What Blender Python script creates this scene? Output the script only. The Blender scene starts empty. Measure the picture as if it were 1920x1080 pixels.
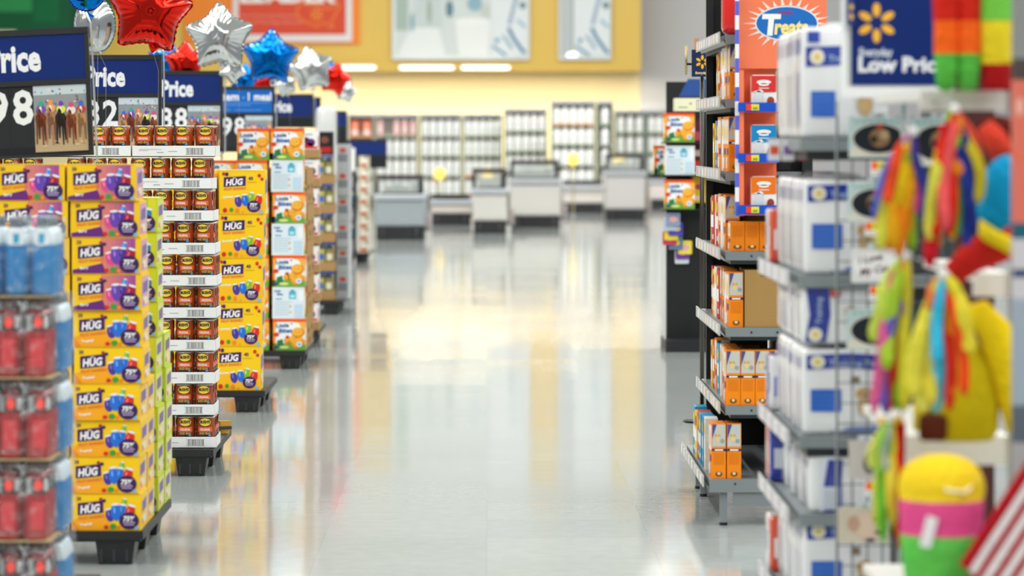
import bpy, bmesh, math, random
from mathutils import Vector, Matrix
random.seed(7)
PI = math.pi
S = bpy.context.scene
COL = S.collection

# ------------------------------------------------------------------ camera
FPX = 6400.0            # focal length in pixels of the 1920 wide frame
CX, CY, EYE = 912.0, 259.0, 1.5
cam = bpy.data.cameras.new('camera')
cam.sensor_width = 36; cam.lens = FPX / 1920 * 36
cam.shift_x = (960 - CX) / 1920; cam.shift_y = -(540 - CY) / 1920
cam.clip_start = 0.1; cam.clip_end = 300
cam.dof.use_dof = True; cam.dof.focus_distance = 15.5; cam.dof.aperture_fstop = 3.0
camo = bpy.data.objects.new('camera', cam); COL.objects.link(camo)
camo.location = (0, 0, EYE); camo.rotation_euler = (PI / 2, 0, 0)
S.camera = camo
# ------------------------------------------------------------------ world and exposure
S.view_settings.view_transform = 'Standard'; S.view_settings.look = 'None'
S.view_settings.gamma = 1; S.view_settings.use_curve_mapping = False
S.view_settings.exposure = 0.17
w = bpy.data.worlds.new('world'); S.world = w; w.use_nodes = True
w.node_tree.nodes['Background'].inputs[0].default_value = (0.93, 0.97, 1.0, 1)
w.node_tree.nodes['Background'].inputs[1].default_value = 0.36
# ------------------------------------------------------------------ ceiling lamps (rows of strip lights under the deck), soffit lamp, added front fill
def area(name, loc, sx, sy, watts, col=(1, 0.985, 0.95), rot=(0, 0, 0)):
    l = bpy.data.lights.new(name, 'AREA'); l.shape = 'RECTANGLE'; l.size = sx; l.size_y = sy
    l.energy = watts; l.color = col
    o = bpy.data.objects.new(name, l); COL.objects.link(o); o.location = loc; o.rotation_euler = rot
    return o
for lx in (-10, -6.5, -3.4, 3.0, 6.5, 10):
    area('ceiling_strip_light', (lx, 28, 7.6), 0.35, 66, 1500)
area('soffit_strip_light', (-2, 78.7, 3.0), 12, 0.12, 260, (1, 0.93, 0.74))
area('added_front_fill', (0.5, 66, 7.4), 14, 0.4, 1000, rot=(math.radians(35), 0, 0))  # added fill light, tilted to brighten the shelves before the back wall

# ------------------------------------------------------------------ helpers
def lin(h):
    h = h.lstrip('#'); r = []
    for i in (0, 2, 4):
        c = int(h[i:i + 2], 16) / 255
        r.append(c / 12.92 if c <= .04045 else ((c + .055) / 1.055) ** 2.4)
    return (r[0], r[1], r[2], 1.0)
def P(x, y, Y):
    return Vector(((x - CX) * Y / FPX, Y, EYE + (CY - y) * Y / FPX))
def PX(x, Y): return (x - CX) * Y / FPX
def PZ(y, Y): return EYE + (CY - y) * Y / FPX

MATS = {}
def newmat(key, rough=.5, metal=0, spec=.5, bump=0, bscale=60, coat=0, var=0, trans=None):
    m = bpy.data.materials.new(key); m.use_nodes = True; nt = m.node_tree
    b = nt.nodes['Principled BSDF']
    a = nt.nodes.new('ShaderNodeAttribute'); a.attribute_name = 'Col'
    src = a.outputs['Color']
    if var:
        n = nt.nodes.new('ShaderNodeTexNoise'); n.inputs['Scale'].default_value = bscale; n.inputs['Detail'].default_value = 3
        mr = nt.nodes.new('ShaderNodeMapRange'); mr.inputs[3].default_value = 1 - var; mr.inputs[4].default_value = 1 + var * .6
        mx = nt.nodes.new('ShaderNodeMix'); mx.data_type = 'RGBA'; mx.blend_type = 'MULTIPLY'; mx.inputs[0].default_value = 1
        nt.links.new(n.outputs['Fac'], mr.inputs[0]); nt.links.new(src, mx.inputs[6]); nt.links.new(mr.outputs[0], mx.inputs[7])
        src = mx.outputs[2]
    nt.links.new(src, b.inputs['Base Color'])
    b.inputs['Roughness'].default_value = rough; b.inputs['Metallic'].default_value = metal
    b.inputs['Specular IOR Level'].default_value = spec; b.inputs['Coat Weight'].default_value = coat
    b.inputs['Coat Roughness'].default_value = .08
    if bump:
        n = nt.nodes.new('ShaderNodeTexNoise'); n.inputs['Scale'].default_value = bscale; n.inputs['Detail'].default_value = 2
        bp = nt.nodes.new('ShaderNodeBump'); bp.inputs['Strength'].default_value = bump; bp.inputs['Distance'].default_value = .01
        tc = nt.nodes.new('ShaderNodeTexCoord'); nt.links.new(tc.outputs['Object'], n.inputs['Vector'])
        nt.links.new(n.outputs['Fac'], bp.inputs['Height']); nt.links.new(bp.outputs[0], b.inputs['Normal'])
    MATS[key] = m; return m
newmat('card', .45, spec=.25)
newmat('matte', .85, spec=.2)
newmat('gloss', .16, spec=.6, coat=.3)
newmat('plastic', .45, bump=.15, bscale=120)
newmat('paint', .4, spec=.4)
newmat('metal', .3, metal=.9)
newmat('foil', .13, metal=1, bump=.2, bscale=13)
newmat('crepe', .85, spec=.1, bump=1.0, bscale=45, var=.3)
newmat('brown', .8, spec=.2, bump=.1, bscale=90, var=.05)
def filmmat():
    m = bpy.data.materials.new('film'); m.use_nodes = True; nt = m.node_tree
    for n in list(nt.nodes): nt.nodes.remove(n)
    out = nt.nodes.new('ShaderNodeOutputMaterial'); tr = nt.nodes.new('ShaderNodeBsdfTransparent')
    gl = nt.nodes.new('ShaderNodeBsdfGlossy'); gl.inputs['Roughness'].default_value = .18
    df = nt.nodes.new('ShaderNodeBsdfDiffuse'); df.inputs['Color'].default_value = (.9, .93, .95, 1)
    nz = nt.nodes.new('ShaderNodeTexNoise'); nz.inputs['Scale'].default_value = 22; nz.inputs['Detail'].default_value = 3
    nz.inputs['Distortion'].default_value = 1.2
    tc = nt.nodes.new('ShaderNodeTexCoord'); nt.links.new(tc.outputs['Object'], nz.inputs['Vector'])
    bp = nt.nodes.new('ShaderNodeBump'); bp.inputs['Strength'].default_value = .9; bp.inputs['Distance'].default_value = .02
    nt.links.new(nz.outputs['Fac'], bp.inputs['Height'])
    nt.links.new(bp.outputs[0], gl.inputs['Normal'])
    mr = nt.nodes.new('ShaderNodeMapRange'); mr.inputs[1].default_value = .56; mr.inputs[2].default_value = .75
    mr.inputs[3].default_value = .0; mr.inputs[4].default_value = .45
    nt.links.new(nz.outputs['Fac'], mr.inputs[0])
    m1 = nt.nodes.new('ShaderNodeMixShader'); m2 = nt.nodes.new('ShaderNodeMixShader')
    nt.links.new(mr.outputs[0], m1.inputs[0]); nt.links.new(tr.outputs[0], m1.inputs[1]); nt.links.new(df.outputs[0], m1.inputs[2])
    m2.inputs[0].default_value = .08
    nt.links.new(m1.outputs[0], m2.inputs[1]); nt.links.new(gl.outputs[0], m2.inputs[2])
    nt.links.new(m2.outputs[0], out.inputs[0]); MATS['film'] = m
filmmat()
def glassmat():
    m = bpy.data.materials.new('glass_pane'); m.use_nodes = True; b = m.node_tree.nodes['Principled BSDF']
    b.inputs['Base Color'].default_value = (.8, .87, .85, 1); b.inputs['Alpha'].default_value = .35; b.inputs['Roughness'].default_value = .08
    MATS['glass'] = m
glassmat()
def emitmat(key, col, s):
    m = bpy.data.materials.new(key); m.use_nodes = True; b = m.node_tree.nodes['Principled BSDF']
    b.inputs['Base Color'].default_value = col; b.inputs['Emission Color'].default_value = col
    b.inputs['Emission Strength'].default_value = s; MATS[key] = m
emitmat('lamp', (1, .97, .9, 1), 2.2)
emitmat('bluelamp', (.75, .85, 1, 1), 1.6)
emitmat('yellowlamp', (1, .72, .12, 1), .75)

_txt = {}
def text_mesh(s, bold, shear):
    k = (s, bold, shear)
    if k not in _txt:
        c = bpy.data.curves.new('t', 'FONT'); c.body = s; c.offset = bold; c.shear = shear; c.resolution_u = 2
        o = bpy.data.objects.new('t', c); me = o.to_mesh()
        vs = [(v.co.x, v.co.y) for v in me.vertices]; fs = [tuple(p.vertices) for p in me.polygons]
        _txt[k] = (vs, fs, max([v[0] for v in vs] or [1]), min([v[0] for v in vs] or [0]))
        o.to_mesh_clear(); bpy.data.objects.remove(o); bpy.data.curves.remove(c)
    return _txt[k]

class MB:
    def __init__(s, mat='card'):
        s.v = []; s.f = []; s.c = []; s.m = []; s.sm = []; s.mat = mat
    def face(s, idx, col, mat=None, smooth=False):
        s.f.append(idx); s.c.append(col); s.m.append(mat or s.mat); s.sm.append(smooth)
    def poly(s, pts, col, mat=None):
        n = len(s.v); s.v += [tuple(p) for p in pts]; s.face(tuple(range(n, n + len(pts))), col, mat)
    def box(s, x0, x1, y0, y1, z0, z1, col, mat=None, taper=0, M=None):
        n = len(s.v); t = taper
        p = [(x0 + t, y0 + t, z0), (x1 - t, y0 + t, z0), (x1 - t, y1 - t, z0), (x0 + t, y1 - t, z0),
             (x0, y0, z1), (x1, y0, z1), (x1, y1, z1), (x0, y1, z1)]
        if M is not None: p = [tuple(M @ Vector(q)) for q in p]
        s.v += p
        for q in ((0, 3, 2, 1), (4, 5, 6, 7), (0, 1, 5, 4), (1, 2, 6, 5), (2, 3, 7, 6), (3, 0, 4, 7)):
            s.face(tuple(n + i for i in q), col, mat)
    def rbox(s, x0, x1, y0, y1, z0, z1, col, r=.01, seg=3, mat=None, puff=0):
        # rounded box: superellipse-like cross section in XY lofted in Z
        n0 = len(s.v); ring = []
        for (cx, cy, a0) in ((x1 - r, y1 - r, 0), (x0 + r, y1 - r, 90), (x0 + r, y0 + r, 180), (x1 - r, y0 + r, 270)):
            for k in range(seg + 1):
                a = math.radians(a0 + 90 * k / seg); ring.append((cx, cy, math.cos(a), math.sin(a)))
        L = []
        for k in range(seg + 1):
            a = PI / 2 * k / seg; L.append((z0 + r - r * math.cos(a), r * math.sin(a)))
        for k in range(1, 6):
            t = k / 6; L.append((z0 + r + (z1 - z0 - 2 * r) * t, r + puff * math.sin(PI * t)))
        for k in range(seg + 1):
            a = PI / 2 * (1 - k / seg); L.append((z1 - r + r * math.cos(a), r * math.sin(a)))
        m = len(ring)
        for z, rr in L:
            for cx, cy, ca, sa in ring: s.v.append((cx + ca * rr, cy + sa * rr, z))
        for i in range(len(L) - 1):
            for j in range(m):
                a = n0 + i * m + j; b = n0 + i * m + (j + 1) % m
                s.face((a, b, b + m, a + m), col, mat, True)
        s.face(tuple(n0 + j for j in reversed(range(m))), col, mat); e = n0 + (len(L) - 1) * m
        s.face(tuple(e + j for j in range(m)), col, mat)
    def lathe(s, prof, n=20, c=(0, 0, 0), cols=None, mat=None, mats=None, sx=1, sy=1, M=None):
        n0 = len(s.v)
        for r, z in prof:
            for k in range(n):
                a = 2 * PI * k / n; p = Vector((r * math.cos(a) * sx, r * math.sin(a) * sy, z))
                if M is not None: p = M @ p
                s.v.append((p.x + c[0], p.y + c[1], p.z + c[2]))
        for i in range(len(prof) - 1):
            cc = cols[min(i, len(cols) - 1)] if isinstance(cols, list) else cols
            mm = mats[min(i, len(mats) - 1)] if mats else mat
            for k in range(n):
                a = n0 + i * n + k; b = n0 + i * n + (k + 1) % n
                s.face((a, b, b + n, a + n), cc, mm, True)
        c0 = cols[0] if isinstance(cols, list) else cols; c1 = cols[-1] if isinstance(cols, list) else cols
        if prof[0][0] > 1e-5: s.face(tuple(n0 + k for k in reversed(range(n))), c0, mats[0] if mats else mat)
        if prof[-1][0] > 1e-5: s.face(tuple(n0 + (len(prof) - 1) * n + k for k in range(n)), c1, mats[-1] if mats else mat)
    def ball(s, c, rx, ry, rz, col, n=16, m=10, mat=None, M=None, bands=None):
        prof = [(math.sin(PI * i / m), -math.cos(PI * i / m)) for i in range(m + 1)]
        cols = [bands((prof[i][1] + prof[i + 1][1]) / 2) for i in range(m)] if bands else col
        MM = (M or Matrix.Identity(3)) @ Matrix.Diagonal((rx, ry, rz))
        s.lathe(prof, n, c, cols, mat, M=MM)
    def tube(s, pts, r, col, n=8, mat=None, flat=1, up=None, colf=None):
        pts = [Vector(p) for p in pts]; n0 = len(s.v); N = len(pts)
        pr = None
        for i, p in enumerate(pts):
            t = (pts[min(i + 1, N - 1)] - pts[max(i - 1, 0)]).normalized()
            if pr is None:
                ref = Vector(up) if up else (Vector((0, 0, 1)) if abs(t.z) < .9 else Vector((0, 1, 0)))
                pr = t.cross(ref).normalized()
            pr = (pr - t * pr.dot(t)).normalized(); q = t.cross(pr)
            rr = r[i] if isinstance(r, (list, tuple)) else r
            for k in range(n):
                a = 2 * PI * k / n; v = p + pr * math.cos(a) * rr + q * math.sin(a) * rr * flat
                s.v.append(tuple(v))
        for i in range(N - 1):
            cc = colf(i / (N - 1)) if colf else col
            for k in range(n):
                a = n0 + i * n + k; b = n0 + i * n + (k + 1) % n
                s.face((a, b, b + n, a + n), cc, mat, True)
        s.face(tuple(n0 + k for k in reversed(range(n))), col, mat); s.face(tuple(n0 + (N - 1) * n + k for k in range(n)), colf(1) if colf else col, mat)
    def build(s, name, parent=None, loc=None, world=False, rot=None):
        me = bpy.data.meshes.new(name); off = Vector((0, 0, 0))
        if world:
            off = Vector(parent.location) if parent is not None else Vector(loc)
            if parent is not None and parent.parent is not None: off = off + Vector(parent.parent.location)
        vs = [(a - off.x, b - off.y, c - off.z) for a, b, c in s.v] if world else s.v
        me.from_pydata(vs, [], s.f)
        ks = []
        for k in s.m:
            if k not in ks: ks.append(k)
        for k in ks: me.materials.append(MATS[k])
        me.polygons.foreach_set('material_index', [ks.index(k) for k in s.m])
        me.polygons.foreach_set('use_smooth', s.sm)
        at = me.color_attributes.new('Col', 'FLOAT_COLOR', 'CORNER')
        arr = []
        for p, c in zip(me.polygons, s.c): arr += list(c) * p.loop_total
        at.data.foreach_set('color', arr); me.update()
        o = bpy.data.objects.new(name, me); COL.objects.link(o)
        if parent is not None: o.parent = parent
        if loc is not None: o.location = loc
        if rot is not None: o.rotation_euler = rot
        return o

class Face:
    """a printed face: flat (o + x u + y v) or wrapped round a cylinder of radius cyl"""
    def __init__(s, mb, o, u=(1, 0, 0), v=(0, 0, 1), nrm=(0, -1, 0), cyl=None, st=.0005, mat=None, a0=0):
        s.mb = mb; s.o = Vector(o); s.u = Vector(u); s.v = Vector(v); s.n = Vector(nrm); s.cyl = cyl; s.st = st; s.mat = mat; s.a0 = a0
    def pt(s, x, y, L):
        if s.cyl:
            a = x / s.cyl + s.a0; r = s.cyl + L * s.st
            return s.o + Vector((math.sin(a) * r, -math.cos(a) * r, y))
        return s.o + s.u * x + s.v * y + s.n * (L * s.st)
    def poly(s, pts, col, L=1):
        s.mb.poly([s.pt(x, y, L) for x, y in pts], col, s.mat)
    def rect(s, x0, y0, x1, y1, col, L=1, n=1):
        if s.cyl: n = max(n, int(abs(x1 - x0) / s.cyl / .3) + 1)
        for i in range(n):
            a = x0 + (x1 - x0) * i / n; b = x0 + (x1 - x0) * (i + 1) / n
            s.poly([(a, y0), (b, y0), (b, y1), (a, y1)], col, L)
    def ell(s, cx, cy, rx, ry, col, L=1, n=14, rot=0):
        c, d = math.cos(rot), math.sin(rot); pts = []
        for k in range(n):
            a = 2 * PI * k / n; x, y = math.cos(a) * rx, math.sin(a) * ry
            pts.append((cx + x * c - y * d, cy + x * d + y * c))
        if s.cyl:
            for k in range(n): s.poly([(cx, cy), pts[k], pts[(k + 1) % n]], col, L)
        else: s.poly(pts, col, L)
    def text(s, t, x, y, h, col, L=2, bold=.02, shear=0, w=None, rot=0, align='l'):
        vs, fs, mx, mn = text_mesh(t, bold, shear)
        k = h / .7; kx = k if w is None else w / (mx - mn)
        if align == 'r': x -= (mx - mn) * kx
        if align == 'c': x -= (mx - mn) * kx / 2
        c, d = math.cos(rot), math.sin(rot); n0 = len(s.mb.v)
        for a, b in vs:
            a = (a - mn) * kx; b = b * k
            s.mb.v.append(tuple(s.pt(x + a * c - b * d, y + a * d + b * c, L)))
        for f in fs: s.mb.face(tuple(n0 + i for i in f), col, s.mat)
    def spark(s, cx, cy, R, col, L=2, wd=.17):
        for k in range(6):
            a = PI / 2 + k * PI / 3
            s.ell(cx + math.cos(a) * R * .66, cy + math.sin(a) * R * .66, R * .36, R * wd, col, L, 12, a)

def tag(o, label, cat=None, group=None, kind=None):
    o['label'] = label
    if cat: o['category'] = cat
    if group: o['group'] = group
    if kind: o['kind'] = kind
    return o
def thing(name, loc, label, cat, group=None, rz=0):
    o = bpy.data.objects.new(name, None); COL.objects.link(o); o.location = loc; o.rotation_euler = (0, 0, rz)
    o.empty_display_size = .05
    return tag(o, label, cat, group)
def dup(root, loc, rz=0, label=None, scale=None, rot=None):
    r = root.copy(); COL.objects.link(r); r.location = loc; r.rotation_euler = rot if rot else (0, 0, rz)
    if scale: r.scale = scale
    if label: r['label'] = label
    for ch in KIDS.get(root.name, []):
        c = ch.copy(); COL.objects.link(c); c.parent = r
        for g in KIDS.get(ch.name, []):
            d = g.copy(); COL.objects.link(d); d.parent = c
    return r
KIDS = {}
def kids(root):
    def rec(o):
        KIDS[o.name] = [c for c in COL.objects if c.parent == o]
        for c in KIDS[o.name]: rec(c)
    rec(root)
class Stamp:
    """places one prototype first as itself, then as copies"""
    def __init__(s, proto): s.p = proto; s.used = False; kids(proto)
    def put(s, loc, rz, label, scale=None):
        if not s.used:
            s.used = True; s.p.location = loc; s.p.rotation_euler = (0, 0, rz); s.p['label'] = label
            if scale: s.p.scale = scale
            return s.p
        return dup(s.p, loc, rz, label, scale or (1, 1, 1))
ORD = ['first', 'second', 'third', 'fourth', 'fifth', 'sixth', 'seventh', 'eighth', 'ninth', 'tenth', 'eleventh', 'twelfth']
def up(k, n):
    if k == 0: return 'bottom'
    if k == n - 1: return 'top'
    return ORD[k]
def cnt(k, n, lo='leftmost', hi='rightmost'):
    if k == 0: return lo
    if k == n - 1: return hi
    return ORD[k] + ' from left'
W = lin('F4F4F2'); BK = lin('111214'); NAVY = lin('04256C'); GREY = lin('8C9496')

# ------------------------------------------------------------------ floor, ceiling, walls
def floor_material():
    m = bpy.data.materials.new('floor_vinyl_tile'); m.use_nodes = True; nt = m.node_tree; b = nt.nodes['Principled BSDF']
    tc = nt.nodes.new('ShaderNodeTexCoord')
    br = nt.nodes.new('ShaderNodeTexBrick'); br.offset = 0; br.inputs['Scale'].default_value = 1
    br.inputs['Brick Width'].default_value = .61; br.inputs['Row Height'].default_value = .61
    br.inputs['Mortar Size'].default_value = .002; br.inputs['Mortar'].default_value = lin('A9AFAE')
    br.inputs['Color1'].default_value = lin('B6BCBA'); br.inputs['Color2'].default_value = lin('AFB6B5')
    nz = nt.nodes.new('ShaderNodeTexNoise'); nz.inputs['Scale'].default_value = 14; nz.inputs['Detail'].default_value = 5
    mr = nt.nodes.new('ShaderNodeMapRange'); mr.inputs[3].default_value = .86; mr.inputs[4].default_value = 1.1
    mx = nt.nodes.new('ShaderNodeMix'); mx.data_type = 'RGBA'; mx.blend_type = 'MULTIPLY'; mx.inputs[0].default_value = 1
    nt.links.new(tc.outputs['Object'], br.inputs['Vector']); nt.links.new(tc.outputs['Object'], nz.inputs['Vector'])
    nt.links.new(nz.outputs['Fac'], mr.inputs[0]); nt.links.new(br.outputs['Color'], mx.inputs[6]); nt.links.new(mr.outputs[0], mx.inputs[7])
    nt.links.new(mx.outputs[2], b.inputs['Base Color'])
    b.inputs['Roughness'].default_value = .085; b.inputs['Specular IOR Level'].default_value = .4
    b.inputs['Coat Weight'].default_value = .15; b.inputs['Coat Roughness'].default_value = .05
    # every tile lies at a very slightly different tilt, which breaks up the mirror image
    sn = nt.nodes.new('ShaderNodeVectorMath'); sn.operation = 'SNAP'; sn.inputs[1].default_value = (.61, .61, 1)
    wn = nt.nodes.new('ShaderNodeTexWhiteNoise'); wn.noise_dimensions = '3D'
    sb = nt.nodes.new('ShaderNodeVectorMath'); sb.operation = 'SUBTRACT'; sb.inputs[1].default_value = (.5, .5, .5)
    ml = nt.nodes.new('ShaderNodeVectorMath'); ml.operation = 'MULTIPLY'; ml.inputs[1].default_value = (.0012, .0055, 0)
    ad = nt.nodes.new('ShaderNodeVectorMath'); ad.operation = 'ADD'
    n2 = nt.nodes.new('ShaderNodeTexNoise'); n2.inputs['Scale'].default_value = 1.9; n2.inputs['Detail'].default_value = 3
    bp = nt.nodes.new('ShaderNodeBump'); bp.inputs['Strength'].default_value = .08; bp.inputs['Distance'].default_value = .01
    nt.links.new(tc.outputs['Object'], n2.inputs['Vector']); nt.links.new(n2.outputs['Fac'], bp.inputs['Height'])
    nt.links.new(tc.outputs['Object'], sn.inputs[0]); nt.links.new(sn.outputs[0], wn.inputs[0]); nt.links.new(wn.outputs['Color'], sb.inputs[0])
    nt.links.new(sb.outputs[0], ml.inputs[0]); nt.links.new(ml.outputs[0], ad.inputs[0]); nt.links.new(bp.outputs[0], ad.inputs[1])
    nm = nt.nodes.new('ShaderNodeVectorMath'); nm.operation = 'NORMALIZE'; nt.links.new(ad.outputs[0], nm.inputs[0])
    nt.links.new(nm.outputs[0], b.inputs['Normal']); nt.links.new(nm.outputs[0], b.inputs['Coat Normal'])
    MATS['floor'] = m
floor_material()
def struct(name, mb):
    o = mb.build(name); o['kind'] = 'structure'; return o
mb = MB('floor'); mb.box(-16, 16, -8, 81, -.05, 0, W); struct('floor', mb)
mb = MB('matte'); mb.box(-16, 16, -8, 81, 8.2, 8.3, lin('DADAD6')); struct('ceiling', mb)
CREAM = lin('F3E4B8'); YEL = lin('E2BD55')
mb = MB('paint'); mb.box(-16, 3.6, 80, 80.15, 0, 8.2, CREAM); mb.box(3.6, 16, 79.9, 80.15, 0, 8.2, lin('C9C8CB')); struct('wall_back', mb)
# yellow fascia stands forward of the wall and carries the strip lights
FY = 78.0
mb = MB('paint'); mb.box(-16, PX(1202, FY), FY, 79.9, PZ(132, FY), 6.1, YEL); struct('trim_1', mb)
mb = MB('paint'); mb.box(-16, PX(1202, FY), FY + .05, 79.9, 6.1, 8.2, lin('D9DDDC')); struct('trim_2', mb)  # unseen upper band, added off-white to cut the yellow in the floor reflection

# ------------------------------------------------------------------ signs on the back wall
def panel(name, x0, y0, x1, y1, Y, col, label, cat='sign', depth=.08, mat='card'):
    t = thing(name, (PX((x0 + x1) / 2, Y), Y, PZ(y1, Y)), label, cat)
    wd = PX(x1, Y) - PX(x0, Y); ht = PZ(y0, Y) - PZ(y1, Y)
    mb = MB(mat); mb.box(-wd / 2, wd / 2, 0, depth, 0, ht, col)
    return t, mb, Face(mb, (-wd / 2, 0, 0), st=.004), wd, ht
t, mb, f, wd, ht = panel('wall_sign', 345, -105, 674, 82, 77.9, lin('F58A2C'), 'orange backing board with red panel and country map, on the yellow fascia')
mb.build('backing', t)
mb = MB(); k = wd / 329
mb.box(-wd / 2 + 92 * k, wd / 2 - 14 * k, -.05, -.002, 4 * k, ht, lin('E6E4E6'))
f = Face(mb, (-wd / 2, -.05, 0), st=.004)
f.rect(102 * k, 17 * k, 304 * k, ht - 3 * k, lin('DC4A2C'))
f.text('LEADER', 106 * k, 78 * k, 26 * k, W, 2, .05, w=180 * k)
for i, (yy, w_) in enumerate(((50, 105), (38, 115))): f.text('Based on 2017 brand image of family products' , 108 * k, yy * k, 6 * k, lin('EBA896'), 2, 0, w=w_ * k)
usmap = [(213, 70), (222, 76), (240, 73), (262, 70), (268, 64), (276, 66), (282, 72), (291, 77), (292, 68), (285, 58), (281, 48), (276, 42), (281, 30), (275, 30), (268, 38), (255, 38), (249, 30), (243, 36), (230, 40), (218, 46), (212, 56)]
for a, b in zip(usmap, usmap[1:] + usmap[:1]):
    dx, dy = b[0] - a[0], b[1] - a[1]; l = math.hypot(dx, dy); nx, ny = -dy / l * 1.3, dx / l * 1.3
    f.poly([((a[0] + nx) * k, (a[1] + ny) * k), ((a[0] - nx) * k, (a[1] - ny) * k), ((b[0] - nx) * k, (b[1] - ny) * k), ((b[0] + nx) * k, (b[1] + ny) * k)], lin('F28A2A'), 2)
f.spark(249 * k, 55 * k, 12 * k, lin('F5A52C'), 2)
mb.build('red_panel', t)
t, mb, f, wd, ht = panel('wall_sign', -40, -60, 212, 66, 76.5, lin('0B5A34'), 'dark green hanging sign with lighter green block, above nearest price sign')
k = wd / 252
f.rect(0, ht * .35, 100 * k, ht, lin('2E9150')); f.rect(103 * k, ht * .2, 150 * k, ht, lin('0A6A3C')); f.rect(0, 0, 70 * k, 9 * k, lin('E9E2C0'))
f.rect(175 * k, 0, 185 * k, ht, lin('0A4A2C'))
mb.build('board', t)
# household poster
def poster(x0, x1, y1, seed, label, full=True):
    Y = 77.85
    t, mb, f, wd, ht = panel('wall_poster', x0, -112, x1, y1, Y, lin('E8ECEC'), label, 'poster')
    mb.build('backing', t); mb = MB(); mb.box(-wd / 2 + .08, wd / 2 - .08, -.02, -.001, .1, ht, lin('D5DEDE'))
    f = Face(mb, (-wd / 2, -.02, 0), st=.004); k = wd / (x1 - x0)
    if full:
        f.rect(7 * k, 55 * k, 30 * k, ht - .02, lin('A9BCB4'))
        f.poly([(10 * k, 8 * k), (100 * k, 8 * k), (88 * k, 60 * k), (35 * k, 60 * k)], lin('E8EEEE'), 2)
        f.poly([(40 * k, 60 * k), (95 * k, 60 * k), (88 * k, 150 * k), (50 * k, 150 * k)], lin('C9D5D6'), 3)
        f.ell(38 * k, 70 * k, 4 * k, 18 * k, lin('8FB0BC'), 4); f.ell(70 * k, 90 * k, 5 * k, 24 * k, lin('A9B5AC'), 4)
        f.poly([(125 * k, 8 * k), (180 * k, 8 * k), (185 * k, 70 * k), (118 * k, 70 * k)], lin('EDF1F0'), 2)
        f.ell(150 * k, 72 * k, 34 * k, 7 * k, lin('F2F4F3'), 3)
        f.ell(108 * k, 95 * k, 7 * k, 16 * k, lin('5F8594'), 4); f.ell(155 * k, 105 * k, 14 * k, 14 * k, lin('8EB4C6'), 3); f.ell(185 * k, 92 * k, 22 * k, 12 * k, lin('C9CFC9'), 3)
        off = 180
    else: off = x1 - x0 - 75; f.rect(3 * k, 6 * k, 52 * k, ht - .02, lin('BFC6C8'))
    f.rect((off + 5) * k, 6 * k, (off + 73) * k, ht - .02, lin('E3EAEE'), 4)
    def sw(pts, c, wdt):
        for a, b in zip(pts, pts[1:]):
            dx, dy = b[0] - a[0], b[1] - a[1]; l = math.hypot(dx, dy); nx, ny = -dy / l * wdt, dx / l * wdt
            f.poly([((off + a[0] + nx) * k, (a[1] + ny) * k), ((off + a[0] - nx) * k, (a[1] - ny) * k), ((off + b[0] - nx) * k, (b[1] - ny) * k), ((off + b[0] + nx) * k, (b[1] + ny) * k)], c, 5)
    sw([(38, 60), (48, 40), (62, 20), (70, 12)], lin('3F7FA8'), 3.2); sw([(28, 45), (38, 32), (45, 20)], lin('7FA9C2'), 2.4)
    sw([(8, 26), (22, 16), (34, 8)], lin('5C93B4'), 2.4); sw([(40, 66), (46, 90), (54, 120)], lin('A9B6CC'), 4); sw([(60, 100), (70, 104)], lin('5F7F92'), 6); sw([(14, 38), (20, 34)], lin('5C93B4'), 4)
    sw([(55, 75), (70, 60)], lin('8FB8D2'), 2.5)
    mb.build('print', t)
poster(735, 993, 112, 1, 'large white household goods poster on the yellow fascia')
poster(1047, 1146, 112, 2, 'narrow grey and blue striped poster right of the big white poster', False)
# strip lamps under the fascia
for i, (a, b, d) in enumerate(((640, 703, 'left end, over the orange packs'), (750, 850, 'below the big white poster, left half'), (866, 955, 'below the big white poster, right half'))):
    Y = 77.7; mb = MB('lamp'); wd = PX(b, Y) - PX(a, Y)
    mb.rbox(-wd / 2, wd / 2, -.05, .05, 0, .06, W, r=.02, mat='lamp'); mb.box(-wd / 2 - .03, wd / 2 + .03, .05, .3, .0, .1, lin('E9E2CC'), 'paint')
    o = mb.build('strip_lamp', loc=(PX((a + b) / 2, Y), Y, PZ(130, Y)))
    tag(o, 'glowing white strip lamp under the yellow fascia, ' + d, 'lamp', 'strip lamps under the fascia')
# hanging bell lamp
Y = 73; c = P(1073, 106, Y)
t = thing('pendant_lamp', (c.x, Y, c.z), 'small bluish white pendant lamp glowing in front of the grey poster', 'lamp')
mb = MB('bluelamp'); mb.lathe([(.13, 0), (.12, .03), (.09, .07), (.05, .09)], 16, cols=W); mb.build('shade', t)
mb = MB('metal'); mb.lathe([(.03, .09), (.03, .15), (.008, .16)], 10, cols=lin('C9B060')); mb.tube([(0, 0, .15), (0, 0, 8.2 - c.z)], .006, GREY); mb.build('rod', t)

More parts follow.
